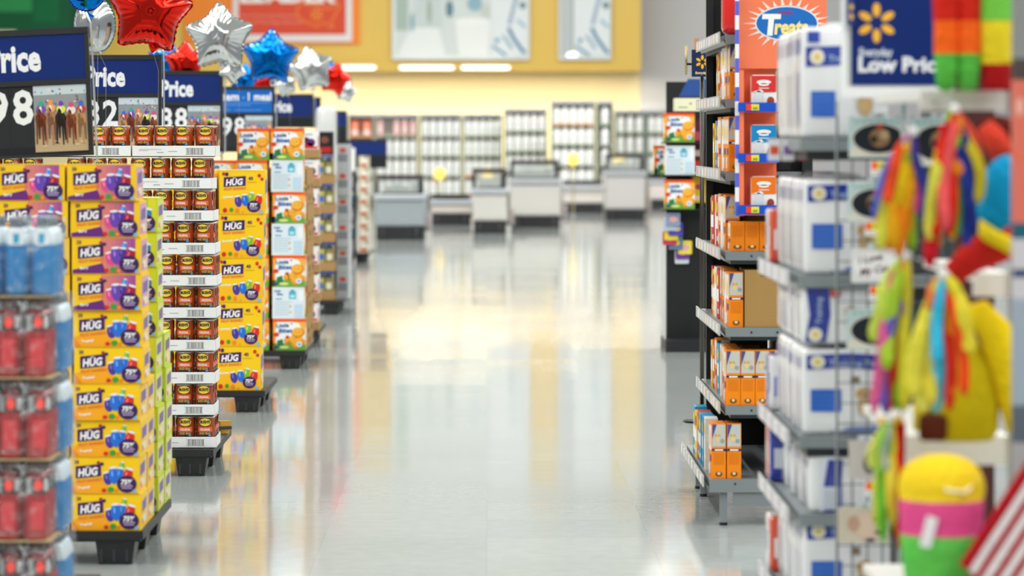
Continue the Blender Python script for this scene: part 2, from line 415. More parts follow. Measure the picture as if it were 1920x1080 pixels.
# ------------------------------------------------------------------ back shelves with jugs
def jug_proto(kind):
    mb = MB('gloss')
    if kind == 'jug':
        mb.rbox(-.062, .062, -.05, .05, 0, .22, lin('F3F3EF'), r=.025)
        mb.lathe([(.05, .215), (.04, .25), (.02, .268), (.02, .28)], 12, cols=lin('F0F0EC')); mb.tube([(.05, 0, .2), (.062, 0, .235), (.03, 0, .262)], .009, lin('ECECE8'))
        mb.lathe([(.024, .275), (.024, .295)], 12, cols=random.choice([lin('6B7A52'), lin('8C8F7A')]))
        Face(mb, (0, -.051, .05), st=.001).rect(-.04, 0, .04, .11, lin('E2E6E4'))
    elif kind == 'orange':
        mb.box(-.07, .07, -.06, .06, 0, .25, lin('F06A38')); f = Face(mb, (0, -.06, 0), st=.002); f.rect(-.055, .02, .055, .1, lin('F6EDE6')); f.ell(0, .17, .04, .04, lin('F7B59A'))
    elif kind == 'pink':
        mb.rbox(-.05, .05, -.04, .04, 0, .24, lin('F2B5B0'), r=.02); mb.lathe([(.022, .23), (.022, .275)], 10, cols=W); Face(mb, (0, -.041, .06), st=.001).rect(-.035, 0, .035, .1, lin('F7E3DF'))
    return mb
GOODS = {}
def goods(kind):
    if kind not in GOODS:
        o = jug_proto(kind).build({'jug': 'plastic_jug', 'orange': 'orange_box', 'pink': 'pink_bottle'}[kind])
        tag(o, '', {'jug': 'jug', 'orange': 'box', 'pink': 'bottle'}[kind]); GOODS[kind] = Stamp(o)
    return GOODS[kind]
bays = [(652, 701, 219, 74, 'leftmost low'), (703, 784, 219, 74, 'second low'), (787, 866, 219, 74, 'third low'), (868, 942, 219, 74, 'fourth low'),
        (946, 1026, 209, 73, 'middle'), (1034, 1116, 195, 71.5, 'tallest'), (1119, 1150, 195, 71.5, 'narrow tall'), (1153, 1210, 212, 74, 'right'), (1212, 1275, 212, 74, 'rightmost')]
for bi, (a, b, ty, Y, nm) in enumerate(bays):
    X0, X1 = PX(a, Y), PX(b, Y); top = PZ(ty, Y); xm = (X0 + X1) / 2; wd = X1 - X0
    t = thing('store_shelf', (xm, Y, 0), nm + ' white shelf bay of jugs standing before the back wall', 'shelf', 'shelf bays before the back wall')
    mb = MB('paint'); mb.box(-wd / 2, wd / 2, .5, .53, 0, top, lin('E9E3D8')); mb.build('back_panel', t)
    for sx in (-1, 1):
        mb = MB('paint'); mb.box(sx * (wd / 2 - .02) - .018, sx * (wd / 2 - .02) + .018, -.02, .5, 0, top, lin('7F8B84')); mb.build('upright', t)
    mb = MB('paint'); mb.box(-wd / 2, wd / 2, -.04, .5, top, top + .06, lin('A6A6B0')); mb.build('canopy', t)
    pitch = .43; n = int((top - .15) / pitch)
    for r in range(n):
        z = top - .41 - r * pitch
        if z < .08: break
        mb = MB('paint'); mb.box(-wd / 2 + .02, wd / 2 - .02, -.02, .5, z - .03, z, lin('E8E4DE')); mb.box(-wd / 2 + .02, wd / 2 - .02, -.03, -.02, z - .035, z + .005, random.choice([lin('8A9C86'), lin('D8A070'), lin('9AA39A')])); mb.build('shelf', t)
        kind = 'orange' if (bi == 0 and r == 0) else 'pink' if (bi == 1 and r == 0) else 'jug'
        step = {'jug': .158, 'orange': .19, 'pink': .15}[kind]; m = max(1, int((wd - .05) / step))
        st = (wd - .05) / m
        for i in range(m):
            if bi == 1 and r == 0 and i in (1,): continue
            what = {'jug': 'white plastic jug', 'orange': 'orange boxed pack', 'pink': 'pink bottle'}[kind]
            pos = cnt(i, m) if m > 1 else 'alone'
            g = goods(kind).put((X0 + .025 + st * (i + .5), Y + .08, z), 0, f'{what}, {pos}, {ORD[r]} row down, {nm} bay', (1.2, 1.2, 1.28))
            g['group'] = 'goods on the back shelves'
# ------------------------------------------------------------------ checkout counters
def checkout(x0, x1, yt, yb, hood, label, tint, low=False):
    Y = FPX * 1.5 / (yb - CY); L_ = 2.2 if Y < 60 else 1.6; wd = PX(x1, Y) - PX(x0, Y); top = PZ(yt, Y); xm = PX((x0 + x1) / 2, Y)
    t = thing('checkout_counter', (xm, Y, 0), label, 'checkout counter', 'checkout counters across the front')
    w2 = wd / 2; bt = top - hood
    mb = MB('plastic'); mb.box(-w2 + .02, w2 - .02, .02, L_ - .1, 0, .2, lin('18171C')); mb.build('base', t)
    mb = MB('paint'); mb.rbox(-w2, w2, 0, L_, .2, bt - .09, tint, r=.03); mb.build('cabinet', t)
    mb = MB('paint'); mb.rbox(-w2 - .02, w2 + .02, -.04, L_ + .02, bt - .085, bt, lin('B9BDC4'), r=.02); mb.build('worktop', t)
    mb = MB('matte'); mb.box(-w2 + .08, w2 - .08, .1, L_ - .1, bt + .001, bt + .02, lin('1E2022')); mb.build('conveyor_belt', t)
    if hood > .05:
        mb = MB('plastic')
        mb.box(-w2 + .0, w2 - .02, .3, .36, top - .06, top, lin('57504E')); mb.box(-w2, -w2 + .05, .3, .36, bt, top - .06, lin('302E30')); mb.box(w2 - .09, w2 - .02, .3, .36, bt, top - .06, lin('19191C'))
        mb.box(-w2, w2 - .02, .3, .5, top - .02, top + .015, lin('332E30')); mb.build('hood_frame', t)
        mb = MB('glass'); mb.box(-w2 + .05, w2 - .09, .32, .34, bt, top - .06, W, 'glass'); mb.build('screen', t)
        mb = MB('card')
        for i in range(4): mb.box(-w2 + .1 + i * wd * .19, -w2 + .1 + (i + .8) * wd * .19, .8, .95, bt + .021, bt + hood * (.45 + .1 * (i % 2)), [lin('8D8A5E'), lin('7C8F8B'), lin('9A9264'), lin('6E7468')][i])
        mb.build('rack_stock', t)
    mb = MB('plastic'); mb.lathe([(.03, 0), (.045, .02), (.045, .24), (.03, .27)], 10, (w2 + .07, .12, .12), cols=lin('A89C98')); mb.tube([(w2 - .05, .12, .16), (w2 + .07, .12, .16)], .02, BK); mb.build('bumper', t)
    for sx in (-1, 1):
        mb = MB('metal'); mb.lathe([(.03, 0), (.02, .03), (.02, .2)], 10, (sx * (w2 - .12), -0.01, 0), cols=lin('2A2A2E'), mat='plastic'); mb.build('foot', t)
G1 = lin('9BA3A8'); G2 = lin('D3CFC8')
checkout(703, 796, 330, 450, .27, 'grey checkout counter nearest, at the left beside the white rack', G1)
checkout(808, 884, 366, 422, .08, 'low dark checkout counter right of the leftmost grey one', lin('D9CFC6'))
checkout(886, 951, 318, 438, .3, 'pale narrow checkout counter with dark hood left of the aisle middle', G2)
checkout(957, 1051, 302, 427, .3, 'wide pale checkout counter below the tallest shelf bay', G2)
checkout(1056, 1132, 340, 400, .08, 'low dark checkout counter between the two pale hooded ones', lin('D6CEC8'))
checkout(1136, 1210, 290, 413, .3, 'pale hooded checkout counter furthest right of the hooded ones', lin('CFCAC8'))
checkout(1217, 1290, 330, 392, .08, 'low brownish checkout counter at the right end of the row', lin('D2C8C4'))
for i, (x, y, d) in enumerate(((824, 326, 'leftmost of the four, between grey counters'), (914, 326, 'second from left, at the narrow pale counter'), (1075, 299, 'third from left, right of the wide counter'), (1160, 302, 'rightmost of the four'))):
    Y = [66.5, 66.7, 66.6, 66.8][i]; c = P(x, y, Y)
    t = thing('lane_light', (c.x, Y, 0), 'yellow flower shaped lane light, ' + d, 'lamp', 'yellow lane lights above the checkouts')
    mb = MB('yellowlamp')
    for k in range(6):
        a = PI / 2 + k * PI / 3; M = Matrix.Rotation(-a, 3, 'Y'); mb.ball((math.cos(a) * .065, 0, c.z + math.sin(a) * .065), .065, .03, .045, YEL, 10, 6, M=M)
    mb.ball((0, 0, c.z), .05, .03, .05, YEL, 10, 6); mb.build('lamp_head', t)
    mb = MB('metal'); mb.tube([(0, .03, 0), (0, .03, c.z)], .015, lin('C9B98A')); mb.tube([(0, .03, c.z - .12), (-.12, .03, c.z - .2)], .012, lin('E3B840')); mb.lathe([(.09, 0), (.09, .015)], 14, (0, .03, 0), cols=GREY); mb.build('pole', t)

# ------------------------------------------------------------------ pallets
def pallet_proto():
    t = thing('plastic_pallet', (0, 0, 0), '', 'pallet', 'black plastic pallets under the aisle stacks')
    C = lin('16191B'); mb = MB('plastic'); w_, d, h = 1.0, 1.08, .12
    mb.box(-w_, 0, 0, d, h - .03, h, C); mb.box(-w_ + .01, -.01, .01, d - .01, h - .038, h - .03, lin('1B1D1F')); mb.build('deck', t)
    for ix in range(3):
        for iy in range(3):
            x1 = -.03 - ix * .4; y0 = .02 + iy * .44
            mb = MB('plastic'); mb.box(x1 - .14, x1, y0, y0 + .16, 0, h - .037, C, taper=.012)
            for k in range(3): mb.box(x1 - .125 + k * .045, x1 - .115 + k * .045, y0 + .004, y0 + .012, .01, h - .04, lin('2C2F31'))
            mb.build('foot', t)
    return t
PAL = Stamp(pallet_proto())
EDGE = -1.205
PAL.put((EDGE, 11.98, 0), 0, 'black plastic pallet under the fruit drink cartons, nearest the camera')
PAL.put((EDGE - .005, 15.12, 0), 0, 'black plastic pallet under the white trays of bean cans')
PAL.put((-1.21, 18.65, 0), 0, 'black plastic pallet under the large yellow drink cartons', (1, 1, 1))
PAL.put((-1.175, 22.15, 0), 0, 'black plastic pallet under the muffin snack boxes')
PAL.put((-1.22, 9.72, 0), 0, 'black plastic pallet under the bottled drink packs')
PAL.put((-1.215, 28.95, 0), 0, 'black plastic pallet under the tan trays with blue bands')
PAL.put((-1.55, 39.9, 0), 0, 'black plastic pallet under the white rack, furthest along the aisle')
PAL.put((-1.2, 24.4, 0), 0, 'black plastic pallet under the berry packs in tan trays')

# ------------------------------------------------------------------ fruit drink cartons
PURP = lin('4A1F5C'); YL = lin('F9CB18')
def barrel(f, x, y, s, c, rot=0, L=3):
    f.ell(x, y, s * .62, s, c, L, 14, rot); f.ell(x - s * .18, y + s * .25, s * .14, s * .4, tuple(min(1, q * 1.6 + .12) for q in c[:3]) + (1,), L + 1, 8, rot)
    f.ell(x - math.sin(rot) * s * .95, y + math.cos(rot) * s * .95, s * .5, s * .16, lin('E8E8F0'), L + 1, 10, rot)
def badge(f, x, y, r, L=6):
    f.ell(x, y, r * 1.15, r, lin('3F2058'), L, 20); f.text('75%', x, y - r * .02, r * .55, W, L + 1, .04, .15, align='c')
    f.rect(x - r * .7, y - r * .28, x + r * .7, y - r * .16, lin('B9A8CC'), L + 1); f.rect(x - r * .6, y - r * .52, x + r * .6, y - r * .42, lin('B9A8CC'), L + 1)
def hug_plate(f, x, y, w_, h, rot=.1, L=4):
    c, d = math.cos(rot), math.sin(rot)
    def R(a, b): return (x + a * c - b * d, y + a * d + b * c)
    f.poly([R(0, 0), R(w_, 0), R(w_ * 1.04, h), R(.04 * w_, h)], PURP, L)
    f.text('HUG', *R(w_ * .1, h * .14), h * .62, W, L + 1, .04, .2, w=w_ * .8, rot=rot)
    f.text('BIG', *R(w_ * .45, h * .8), h * .13, W, L + 1, .02, .2, rot=rot)
    f.text('FRUIT BARRELS', *R(0, -h * .36), h * .22, lin('F0703C'), L, .035, .15, w=w_ * 1.02, rot=rot)
def hug_box(kind, w_, h, d, big=False):
    mb = MB('card')
    base = {'orange': YL, 'purple': lin('F3C51E'), 'green': lin('C4D42E')}[kind]
    mb.box(0, w_, 0, d, 0, h, base); f = Face(mb, (0, 0, 0)); e = .003
    if not big:
        if kind == 'orange':
            f.poly([(e, e), (w_ * .6, e), (w_ * .5, h * .45), (e, h * .3)], lin('F7A81E')); f.poly([(e, h * .28), (e, e), (w_ * .12, e)], lin('EE8A1C'), 2)
        elif kind == 'purple':
            n = 7
            for i in range(n):
                t0 = i / n; a = w_ * (.42 + .5 * t0); c1, c2 = (.86, .28, .12), (.3, .05, .32)
                f.rect(a, e, w_ * (.42 + .5 * (i + 1) / n), h - e, tuple(c1[q] * (1 - t0) * .8 + c2[q] * (.2 + .8 * t0) for q in range(3)) + (1,))
            f.poly([(e, e), (w_ * .5, e), (w_ * .44, h * .3), (e, h * .12)], lin('6A2A7C'), 2)
        else:
            f.rect(e, h * .6, w_ - e, h - e, lin('3D9A3A')); f.rect(w_ * .85, e, w_ - e, h - e, lin('CBD62E'), 2); f.rect(e, e, w_ * .5, h * .3, lin('7CB83A'), 2)
        f.text('20', w_ * .07, h * .83, h * .09, PURP, 4, .03)
        hug_plate(f, w_ * .09, h * .42, w_ * .37, h * .33)
        f.text('Tropical' if kind == 'orange' else 'Berry', w_ * .12, h * .13, h * .07, W, 5, .03, .1, rot=.1)
        cols = {'orange': ['4A3A96', '2A6FD0', '2A6FD0', 'D8341E', '6DB53A'], 'purple': ['D8508C', '6A44A8', '4E2F90', 'A82030', '3C8FD8'], 'green': ['E8D23C', '3FA0D8', '3FA0D8', '2E7FC0', 'E9E24A']}[kind]
        barrel(f, w_ * .55, h * .42, h * .18, lin(cols[0]), .25); barrel(f, w_ * .64, h * .5, h * .23, lin(cols[1]), .1, 4)
        barrel(f, w_ * .73, h * .52, h * .2, lin(cols[2]), -.1, 3); barrel(f, w_ * .84, h * .48, h * .22, lin(cols[3]), -.3, 4); barrel(f, w_ * .76, h * .76, h * .11, lin(cols[4]), -.2, 3)
        badge(f, w_ * .83, h * .27, h * .235)
        for x, y, r, c in ((.5, .1, .055, 'D22E22'), (.6, .12, .075, '3E9A3A'), (.68, .09, .05, 'F08A1E'), (.94, .08, .05, '7FB8E0'), (.42, .86, .04, 'A8283C'), (.47, .82, .045, '3A2A60')):
            f.ell(w_ * x, h * y, h * r * 1.2, h * r, lin(c), 6)
        f.rect(0, h - .0015, w_, h, lin('B98A1A'), 7); f.rect(0, 0, w_, .0015, lin('B98A1A'), 7)
    else:
        f.rect(e, e, w_ - e, h * .35, lin('FABB16')); f.text('40', w_ * .64, h * .78, h * .075, PURP, 4, .03); f.rect(w_ * .62, h * .72, w_ * .82, h * .735, lin('D99418'), 3)
        hug_plate(f, w_ * .1, h * .62, w_ * .48, h * .22, .06)
        f.text('Original', w_ * .09, h * .36, h * .05, W, 5, .03, .1, rot=.1)
        barrel(f, w_ * .42, h * .29, h * .13, lin('4A3A96'), .2); barrel(f, w_ * .57, h * .32, h * .135, lin('2A6FD0'), .1, 4); barrel(f, w_ * .7, h * .38, h * .12, lin('8DB82E'), -.2, 3)
        barrel(f, w_ * .86, h * .31, h * .14, lin('D8341E'), -.2, 4); badge(f, w_ * .76, h * .18, h * .135)
        for x, y, r, c in ((.13, .09, .05, 'D22E22'), (.27, .1, .045, '4E9A2A'), (.4, .08, .05, 'F08A1E'), (.52, .05, .03, 'E8B01E'), (.1, .92, .035, 'C0283A'), (.17, .91, .04, '3A2A60'), (.88, .88, .04, 'D8301E'), (.94, .8, .035, 'C0283A'), (.92, .05, .04, '7FB8E0')):
            f.ell(w_ * x, h * y, h * r, h * r * 1.1, lin(c), 6)
        f.rect(0, h - .002, w_, h, lin('C7921A'), 7)
    g = Face(mb, (w_, 0, 0), (0, 1, 0), (0, 0, 1), (1, 0, 0))
    g.rect(.006, h * .08, d - .006, h * .92, lin({'orange': 'F2C23A', 'purple': 'CFA0B4', 'green': 'D6DC72'}[kind]))
    g.poly([(d * .18, h * .45), (d * .8, h * .5), (d * .82, h * .8), (d * .2, h * .75)], lin('7A6098'), 2)
    g.rect(d * .2, h * .15, d * .75, h * .36, lin('E9DCC0'), 2); g.rect(d * .84, h * .12, d * .94, h * .88, lin('E9E6DC'), 2); g.ell(d * .3, h * .2, d * .08, h * .08, lin('E06A3A'), 3)
    t = Face(mb, (0, 0, h), (1, 0, 0), (0, 1, 0), (0, 0, 1)); t.rect(w_ * .1, d * .2, w_ * .9, d * .8, lin('E8C85A'))
    return mb
BW, BH, BD = .243, .1288, .245
HB = {}
for kd in ('orange', 'purple', 'green'):
    o = hug_box(kd, BW, BH, BD).build('drink_carton'); tag(o, '', 'carton', 'fruit drink cartons on the nearest carton pallet'); HB[kd] = Stamp(o)
jit = [.004, -.004, .002, 0, .012, .008, .006, .004, -.001, -.012]
for k in range(10):
    kd = 'orange' if k < 6 else 'purple'; nm = 'yellow and orange' if k < 6 else 'yellow and purple'
    HB[kd].put((-1.462 + jit[k], 12.0 + .004 * (k % 3), .12 + k * BH), random.uniform(-.012, .012), f'{nm} drink carton, {up(k, 10)} one of the front right stack')
    HB[kd].put((-1.462 + jit[k] - BW - .009, 12.0 + .006 * (k % 2), .12 + k * BH), random.uniform(-.012, .012), f'{nm} drink carton, {up(k, 10)} one of the front left stack')
for k in range(4):
    for q in range(1):
        HB['orange'].put((-1.46, 12.255, .12 + k * BH), 0, f'yellow drink carton, {up(k, 4)} one of the low stack behind the front right stack')
for k in range(9):
    HB['green'].put((-1.46 + random.uniform(-.008, .006), 12.62, .12 + k * BH), random.uniform(-.015, .015), f'lime green drink carton, {up(k, 9)} one of the rear green stack')
    if k < 5: HB['green'].put((-1.455 + random.uniform(-.004, .004), 12.868 + .012, .12 + k * BH), 0, f'lime green drink carton, {up(k, 5)} one at the far end of the pallet')
# large cartons
o = hug_box('orange', .25, .2405, .24, True).build('large_drink_carton'); tag(o, '', 'carton', 'large yellow drink cartons'); HL = Stamp(o)
for k in range(5):
    HL.put((-1.475 + [-.012, -.004, .0, .006, .012][k], 18.68, .12 + k * .2408), random.uniform(-.02, .02), f'large yellow forty pack drink carton, {up(k, 5)} one of the right stack')
    HL.put((-1.735 + random.uniform(-.006, .006), 18.7, .12 + k * .2408), 0, f'large yellow forty pack drink carton, {up(k, 5)} one, mostly hidden by bean cans')
    HL.put((-1.50, 18.945, .12 + k * .2408), random.uniform(-.02, .02), f'large yellow forty pack drink carton, {up(k, 5)} one behind the right stack')

# ------------------------------------------------------------------ bean cans in white trays
def can_proto():
    t = thing('bean_can', (0, 0, 0), '', 'can', 'bean cans in the white trays')
    r, h = .0415, .135; mb = MB('gloss')
    mb.lathe([(r - .003, .003), (r, .006), (r, h - .008), (r - .003, h - .004)], 24, cols=lin('9A3F14'))
    for a0 in (0, 2 * PI / 3, -2 * PI / 3):
        f = Face(mb, (0, 0, 0), cyl=r, st=.0005, a0=a0)
        f.rect(-.030, .006, .030, h * .51, lin('22140E'), 1); f.rect(-.033, h * .50, .033, h * .66, lin('E2602A'), 2)
        f.ell(0, h * .82, .028, .0205, BK, 3, 18); f.ell(0, h * .82, .0255, .0175, lin('F2C92A'), 4, 18)
        f.text("BUSH'S", 0, h * .785, .012, lin('16203C'), 5, .045, align='c', w=.043)
        f.text('ORIGINAL', 0, h * .545, .010, lin('F6E6DC'), 4, .03, .1, align='c', w=.046)
        f.text('BAKED BEANS', 0, h * .42, .0095, lin('C9A050'), 4, .03, align='c', w=.05); f.ell(0, h * .2, .022, .012, lin('7A3A18'), 3, 10); f.ell(.02, h * .39, .007, .005, lin('4A8CC8'), 5, 8)
    mb.build('body', t)
    mb = MB('metal'); mb.lathe([(r - .006, 0), (r, .001), (r, .005), (r - .003, .007)], 24, cols=lin('D8D4CC')); mb.build('rim', t); mb = MB('metal'); mb.lathe([(r - .003, h - .006), (r, h - .004), (r, h), (r - .003, h), (r - .004, h - .004)], 24, cols=lin('D8D4CC')); mb.build('lid', t)
    return t
CAN = Stamp(can_proto())
def tray_proto():
    w_, d, hh = .368, .277, .05; mb = MB('card'); C = lin('E9EAEA')
    mb.box(0, w_, 0, d, 0, .004, C)
    mb.box(0, w_, 0, .003, 0, hh, C); mb.box(0, w_, d - .003, d, 0, hh, C); mb.box(0, .003, .003, d - .003, 0, hh, C); mb.box(w_ - .003, w_, .003, d - .003, 0, hh, C)
    f = Face(mb, (0, 0, 0)); x = .24; random.seed(3)
    f.rect(.236, .010, .318, .0115, lin('888A8C')); f.rect(.236, .038, .318, .0395, lin('888A8C'))
    while x < .315: b_ = random.choice([.0012, .002, .003]); f.rect(x, .012, x + b_, .038, lin('55585A')); x += b_ + random.choice([.002, .003, .0035])
    f.rect(.16, .023, .20, .026, lin('A2A4A8')); f.rect(.03, .033, .13, .035, lin('A2A4A8')); f.rect(.03, .027, .07, .029, lin('A2A4A8')); f.rect(.11, .018, .14, .022, lin('A2A4A8'))
    g = Face(mb, (w_, 0, 0), (0, 1, 0), (0, 0, 1), (1, 0, 0)); g.rect(.01, .002, .015, hh - .002, lin('A8452C'))
    o = mb.build('can_tray'); return tag(o, '', 'tray', 'white cardboard trays of bean cans')
TRAY = Stamp(tray_proto())
XJ = [.008, .0, .004, .006, .009, .013, .005, -.004, -.012, .004]
for k in range(10):
    z = .122 + k * .1438; x0 = -1.578 + XJ[k]
    TRAY.put((x0, 15.17, z), random.uniform(-.01, .01), f'white cardboard tray of bean cans, {up(k, 10)} tray of the right stack')
    for i in range(4):
        CAN.put((x0 + .048 + i * .0905, 15.17 + .049, z + .004), random.uniform(-.25, .15), f'bean can, {cnt(i, 4)} of the front row, {up(k, 10)} tray, right stack')
    for j in (1, 2):
        CAN.put((x0 + .048 + 3 * .0905, 15.17 + .049 + j * .0895, z + .004), random.uniform(-.3, .3), f'bean can, {("middle", "rear")[j - 1]} one of the aisle side, {up(k, 10)} tray, right stack')
    if k in (8, 9):
        for i in range(1, 4): CAN.put((x0 - .375 + .048 + i * .0905, 15.17 + .05, z + .004), random.uniform(-.4, .2), f'bean can, {cnt(i, 4)} of the front row, {up(k, 10)} tray, left stack')
    TRAY.put((x0 - .375, 15.175, z), 0, f'white cardboard tray of bean cans, {up(k, 10)} tray of the left stack')
    if k >= 8:
        TRAY.put((x0 - .75, 15.17, z), 0, f'white cardboard tray of bean cans, {up(k, 10)} tray of the far left stack')
    if k == 8:
        for i in range(4): CAN.put((x0 - .75 + .048 + i * .0905, 15.17 + .05, z + .004), random.uniform(-.4, .2), f'bean can, {cnt(i, 4)} of the front row, far left stack')
    elif k < 8:
        if k == 7: pass
for k in range(8):   # rear stack behind the front trays
    TRAY.put((-1.62, 15.5, .122 + k * .1438), 0, f'white cardboard tray of bean cans, {up(k, 8)} tray of the set back rear stack')
    for j in range(2):
        CAN.put((-1.62 + .048 + 3 * .0905, 15.5 + .049 + j * .0895, .126 + k * .1438), random.uniform(-.3, .3), f'bean can, {("near", "far")[j]} one in the {up(k, 8)} tray of the rear stack')
for k in range(8):   # carries the far left stack
    TRAY.put((-1.578 - .75, 15.17, .122 + k * .1438), 0, f'white cardboard tray of bean cans, {up(k, 10)} tray of the far left stack')
# small snack bag on the pallet corner
mb = MB('gloss'); mb.box(-.028, .028, -.02, .02, 0, .06, lin('D9A12A'), taper=.008); mb.box(-.029, .029, -.021, .021, .02, .035, lin('3A3226'))
tag(mb.build('snack_packet', loc=(-1.225, 15.95, .12), rot=(0, 0, .5)), 'small crumpled yellow and brown packet lying on the bean can pallet corner', 'packet')

# ------------------------------------------------------------------ muffin snack boxes
def lb_box(kind):
    w_, h, d = .208, .2055, .2; mb = MB('card'); mb.box(0, w_, 0, d, 0, h, lin('F3F4F2')); f = Face(mb, (0, 0, 0)); B = lin('1E62AE')
    if kind == 'picture':
        f.rect(0, h * .9, w_, h, lin('EE5A22')); f.rect(0, 0, w_ * .08, h * .55, lin('F08A22')); f.poly([(0, h * .9), (w_ * .12, h * .9), (0, h * .3)], lin('F6A03A'), 2)
        f.rect(0, 0, w_, h * .22, lin('6FA83C')); f.poly([(w_ * .12, h * .3), (w_ * .3, h * .36), (w_ * .34, h * .12), (w_ * .16, h * .06)], lin('2F7A46'), 3)
        f.poly([(w_ * .6, h * .9), (w_, h * .9), (w_, h * .5), (w_ * .8, h * .86)], lin('F4B24A'), 1)
        f.text('Little', w_ * .1, h * .72, h * .11, B, 4, .035, .1, w=w_ * .4, rot=.05); f.text('Bites', w_ * .18, h * .55, h * .13, B, 4, .035, .1, w=w_ * .42, rot=.05)
        for x, y, r in ((.78, .55, .2), (.62, .32, .16), (.85, .28, .15), (.45, .3, .11), (.72, .16, .12)):
            f.ell(w_ * x, h * y, w_ * r, h * r * .85, lin('E8881C'), 3, 16); f.ell(w_ * (x - .02), h * (y + .03), w_ * r * .82, h * r * .62, lin('F6B43C'), 4, 16)
            f.ell(w_ * (x + .04), h * (y + .03), w_ * .014, h * .018, lin('6A3A14'), 5, 8); f.ell(w_ * (x - .06), h * (y + .01), w_ * .012, h * .015, lin('6A3A14'), 5, 8)
        f.ell(w_ * .1, h * .5, w_ * .09, h * .07, lin('D8402A'), 5); f.ell(w_ * .82, h * .19, w_ * .09, h * .09, lin('DCE8F4'), 6); f.rect(w_ * .78, h * .17, w_ * .86, h * .21, B, 7)
        f.ell(w_ * .45, h * .42, w_ * .06, h * .05, lin('C8301E'), 5); f.ell(w_ * .35, h * .1, w_ * .15, h * .05, lin('CFE08A'), 5); f.ell(w_ * .1, h * .1, w_ * .05, h * .05, lin('3A3A8A'), 5)
        f.ell(w_ * .45, h * .8, w_ * .03, h * .03, lin('2F7A46'), 5); f.ell(w_ * .58, h * .84, w_ * .02, h * .03, BK, 5)
    else:
        f.rect(.004, .004, w_ - .004, h - .004, lin('DDE9F1')); f.text('Little', w_ * .06, h * .84, h * .07, B, 4, .03, .1); f.text('Bites', w_ * .14, h * .74, h * .07, B, 4, .03, .1)
        f.rect(w_ * .52, h * .62, w_ * .74, h * .86, lin('4FB4D0'), 3); f.rect(w_ * .57, h * .86, w_ * .69, h * .91, lin('3A8FB0'), 3); f.rect(w_ * .56, h * .66, w_ * .7, h * .75, lin('BFE4EE'), 4)
        f.rect(w_ * .82, h * .55, w_ * .96, h * .9, lin('EEF3F6'), 3); f.rect(w_ * .68, h * .04, w_ * .96, h * .45, lin('C2D9EA'), 3)
        for i in range(6): f.rect(w_ * .06, h * (.52 - i * .08), w_ * (.6 - .08 * (i % 2)), h * (.535 - i * .08), lin('8FB3C8'), 3)
        f.ell(w_ * .56, h * .4, w_ * .03, h * .03, lin('E8B03A'), 4); f.ell(w_ * .57, h * .2, w_ * .03, h * .03, lin('E8B03A'), 4); f.rect(w_ * .1, h * .6, w_ * .3, h * .64, lin('7FA9C8'), 3)
    g = Face(mb, (w_, 0, 0), (0, 1, 0), (0, 0, 1), (1, 0, 0)); g.rect(0, 0, d, h, lin('F3B25A')); g.rect(0, h * .85, d, h, lin('E8622E'), 2); g.rect(d * .2, h * .3, d * .8, h * .7, lin('F1EFE8'), 2); g.rect(0, 0, d, h * .15, lin('7FA85A'), 2)
    g = Face(mb, (0, 0, 0), (0, 1, 0), (0, 0, 1), (-1, 0, 0)); g.rect(0, 0, d, h, lin('F3B25A')); g.rect(0, h * .85, d, h, lin('E8622E'), 2); g.rect(d * .1, h * .3, d * .7, h * .7, lin('F1EFE8'), 2); g.rect(0, 0, d, h * .15, lin('7FA85A'), 2)
    o = mb.build('muffin_box'); return tag(o, '', 'box', 'muffin snack boxes in the aisle stack')
LB = {k: Stamp(lb_box(k)) for k in ('picture', 'panel')}
ljit = [.004, .0, .002, -.004, .0, -.008, -.012]
for k in range(7):
    z = .12 + k * .2062
    r = 'panel' if k in (1, 3, 5) else 'picture'
    LB[r].put((-1.392 + ljit[k], 22.2, z), random.uniform(-.02, .02), ('white panelled' if r == 'panel' else 'orange picture') + f' muffin box, {up(k, 7)} one of the right stack')
    LB['picture'].put((-1.392 - .235 + ljit[k] + (.0 if k < 6 else .018), 22.2, z), random.uniform(-.02, .02), f'orange picture muffin box, {up(k, 7)} one of the left stack')
    if k == 5: LB['picture'].put((-1.392 - .45, 22.22, z), 0, 'orange picture muffin box, partly hidden at the far left of the sixth layer')
for k in range(5): LB['picture'].put((-1.842, 22.22, .12 + k * .2062), 0, f'orange picture muffin box, {up(k, 6)} one of the hidden far left stack')
# tan cartons behind the muffin boxes
TAN = lin('A98450'); TAN2 = lin('8F6C3E')
def tan_proto():
    mb = MB('brown'); w_, d, h = .3, .42, .236; mb.box(-w_, 0, 0, d, 0, h, TAN); g = Face(mb, (0, 0, 0), (0, 1, 0), (0, 0, 1), (1, 0, 0))
    g.ell(.1, .11, .016, .022, lin('2E2418'), 1); g.rect(.16, .095, .25, .125, lin('2E2418'), 1); g.rect(0, h - .006, d, h, TAN2); g.rect(d * .55, .02, d * .9, .06, lin('6A5030')); f = Face(mb, (-w_, 0, 0)); f.rect(0, h * .46, w_, h * .54, lin('C9AE80')); f.rect(.03, .02, .1, .05, lin('3A2E20'))
    return tag(mb.build('cardboard_carton'), '', 'carton', 'tan cartons behind the muffin boxes')
TC = Stamp(tan_proto())
for k in range(5):
    for q in range(2): TC.put((-1.178 + .004 * (k % 2), 22.42 + q * .43, .12 + k * .2365), 0, f'plain tan cardboard carton, {up(k, 5)} one of the {("nearer", "farther")[q]} stack behind muffin boxes')

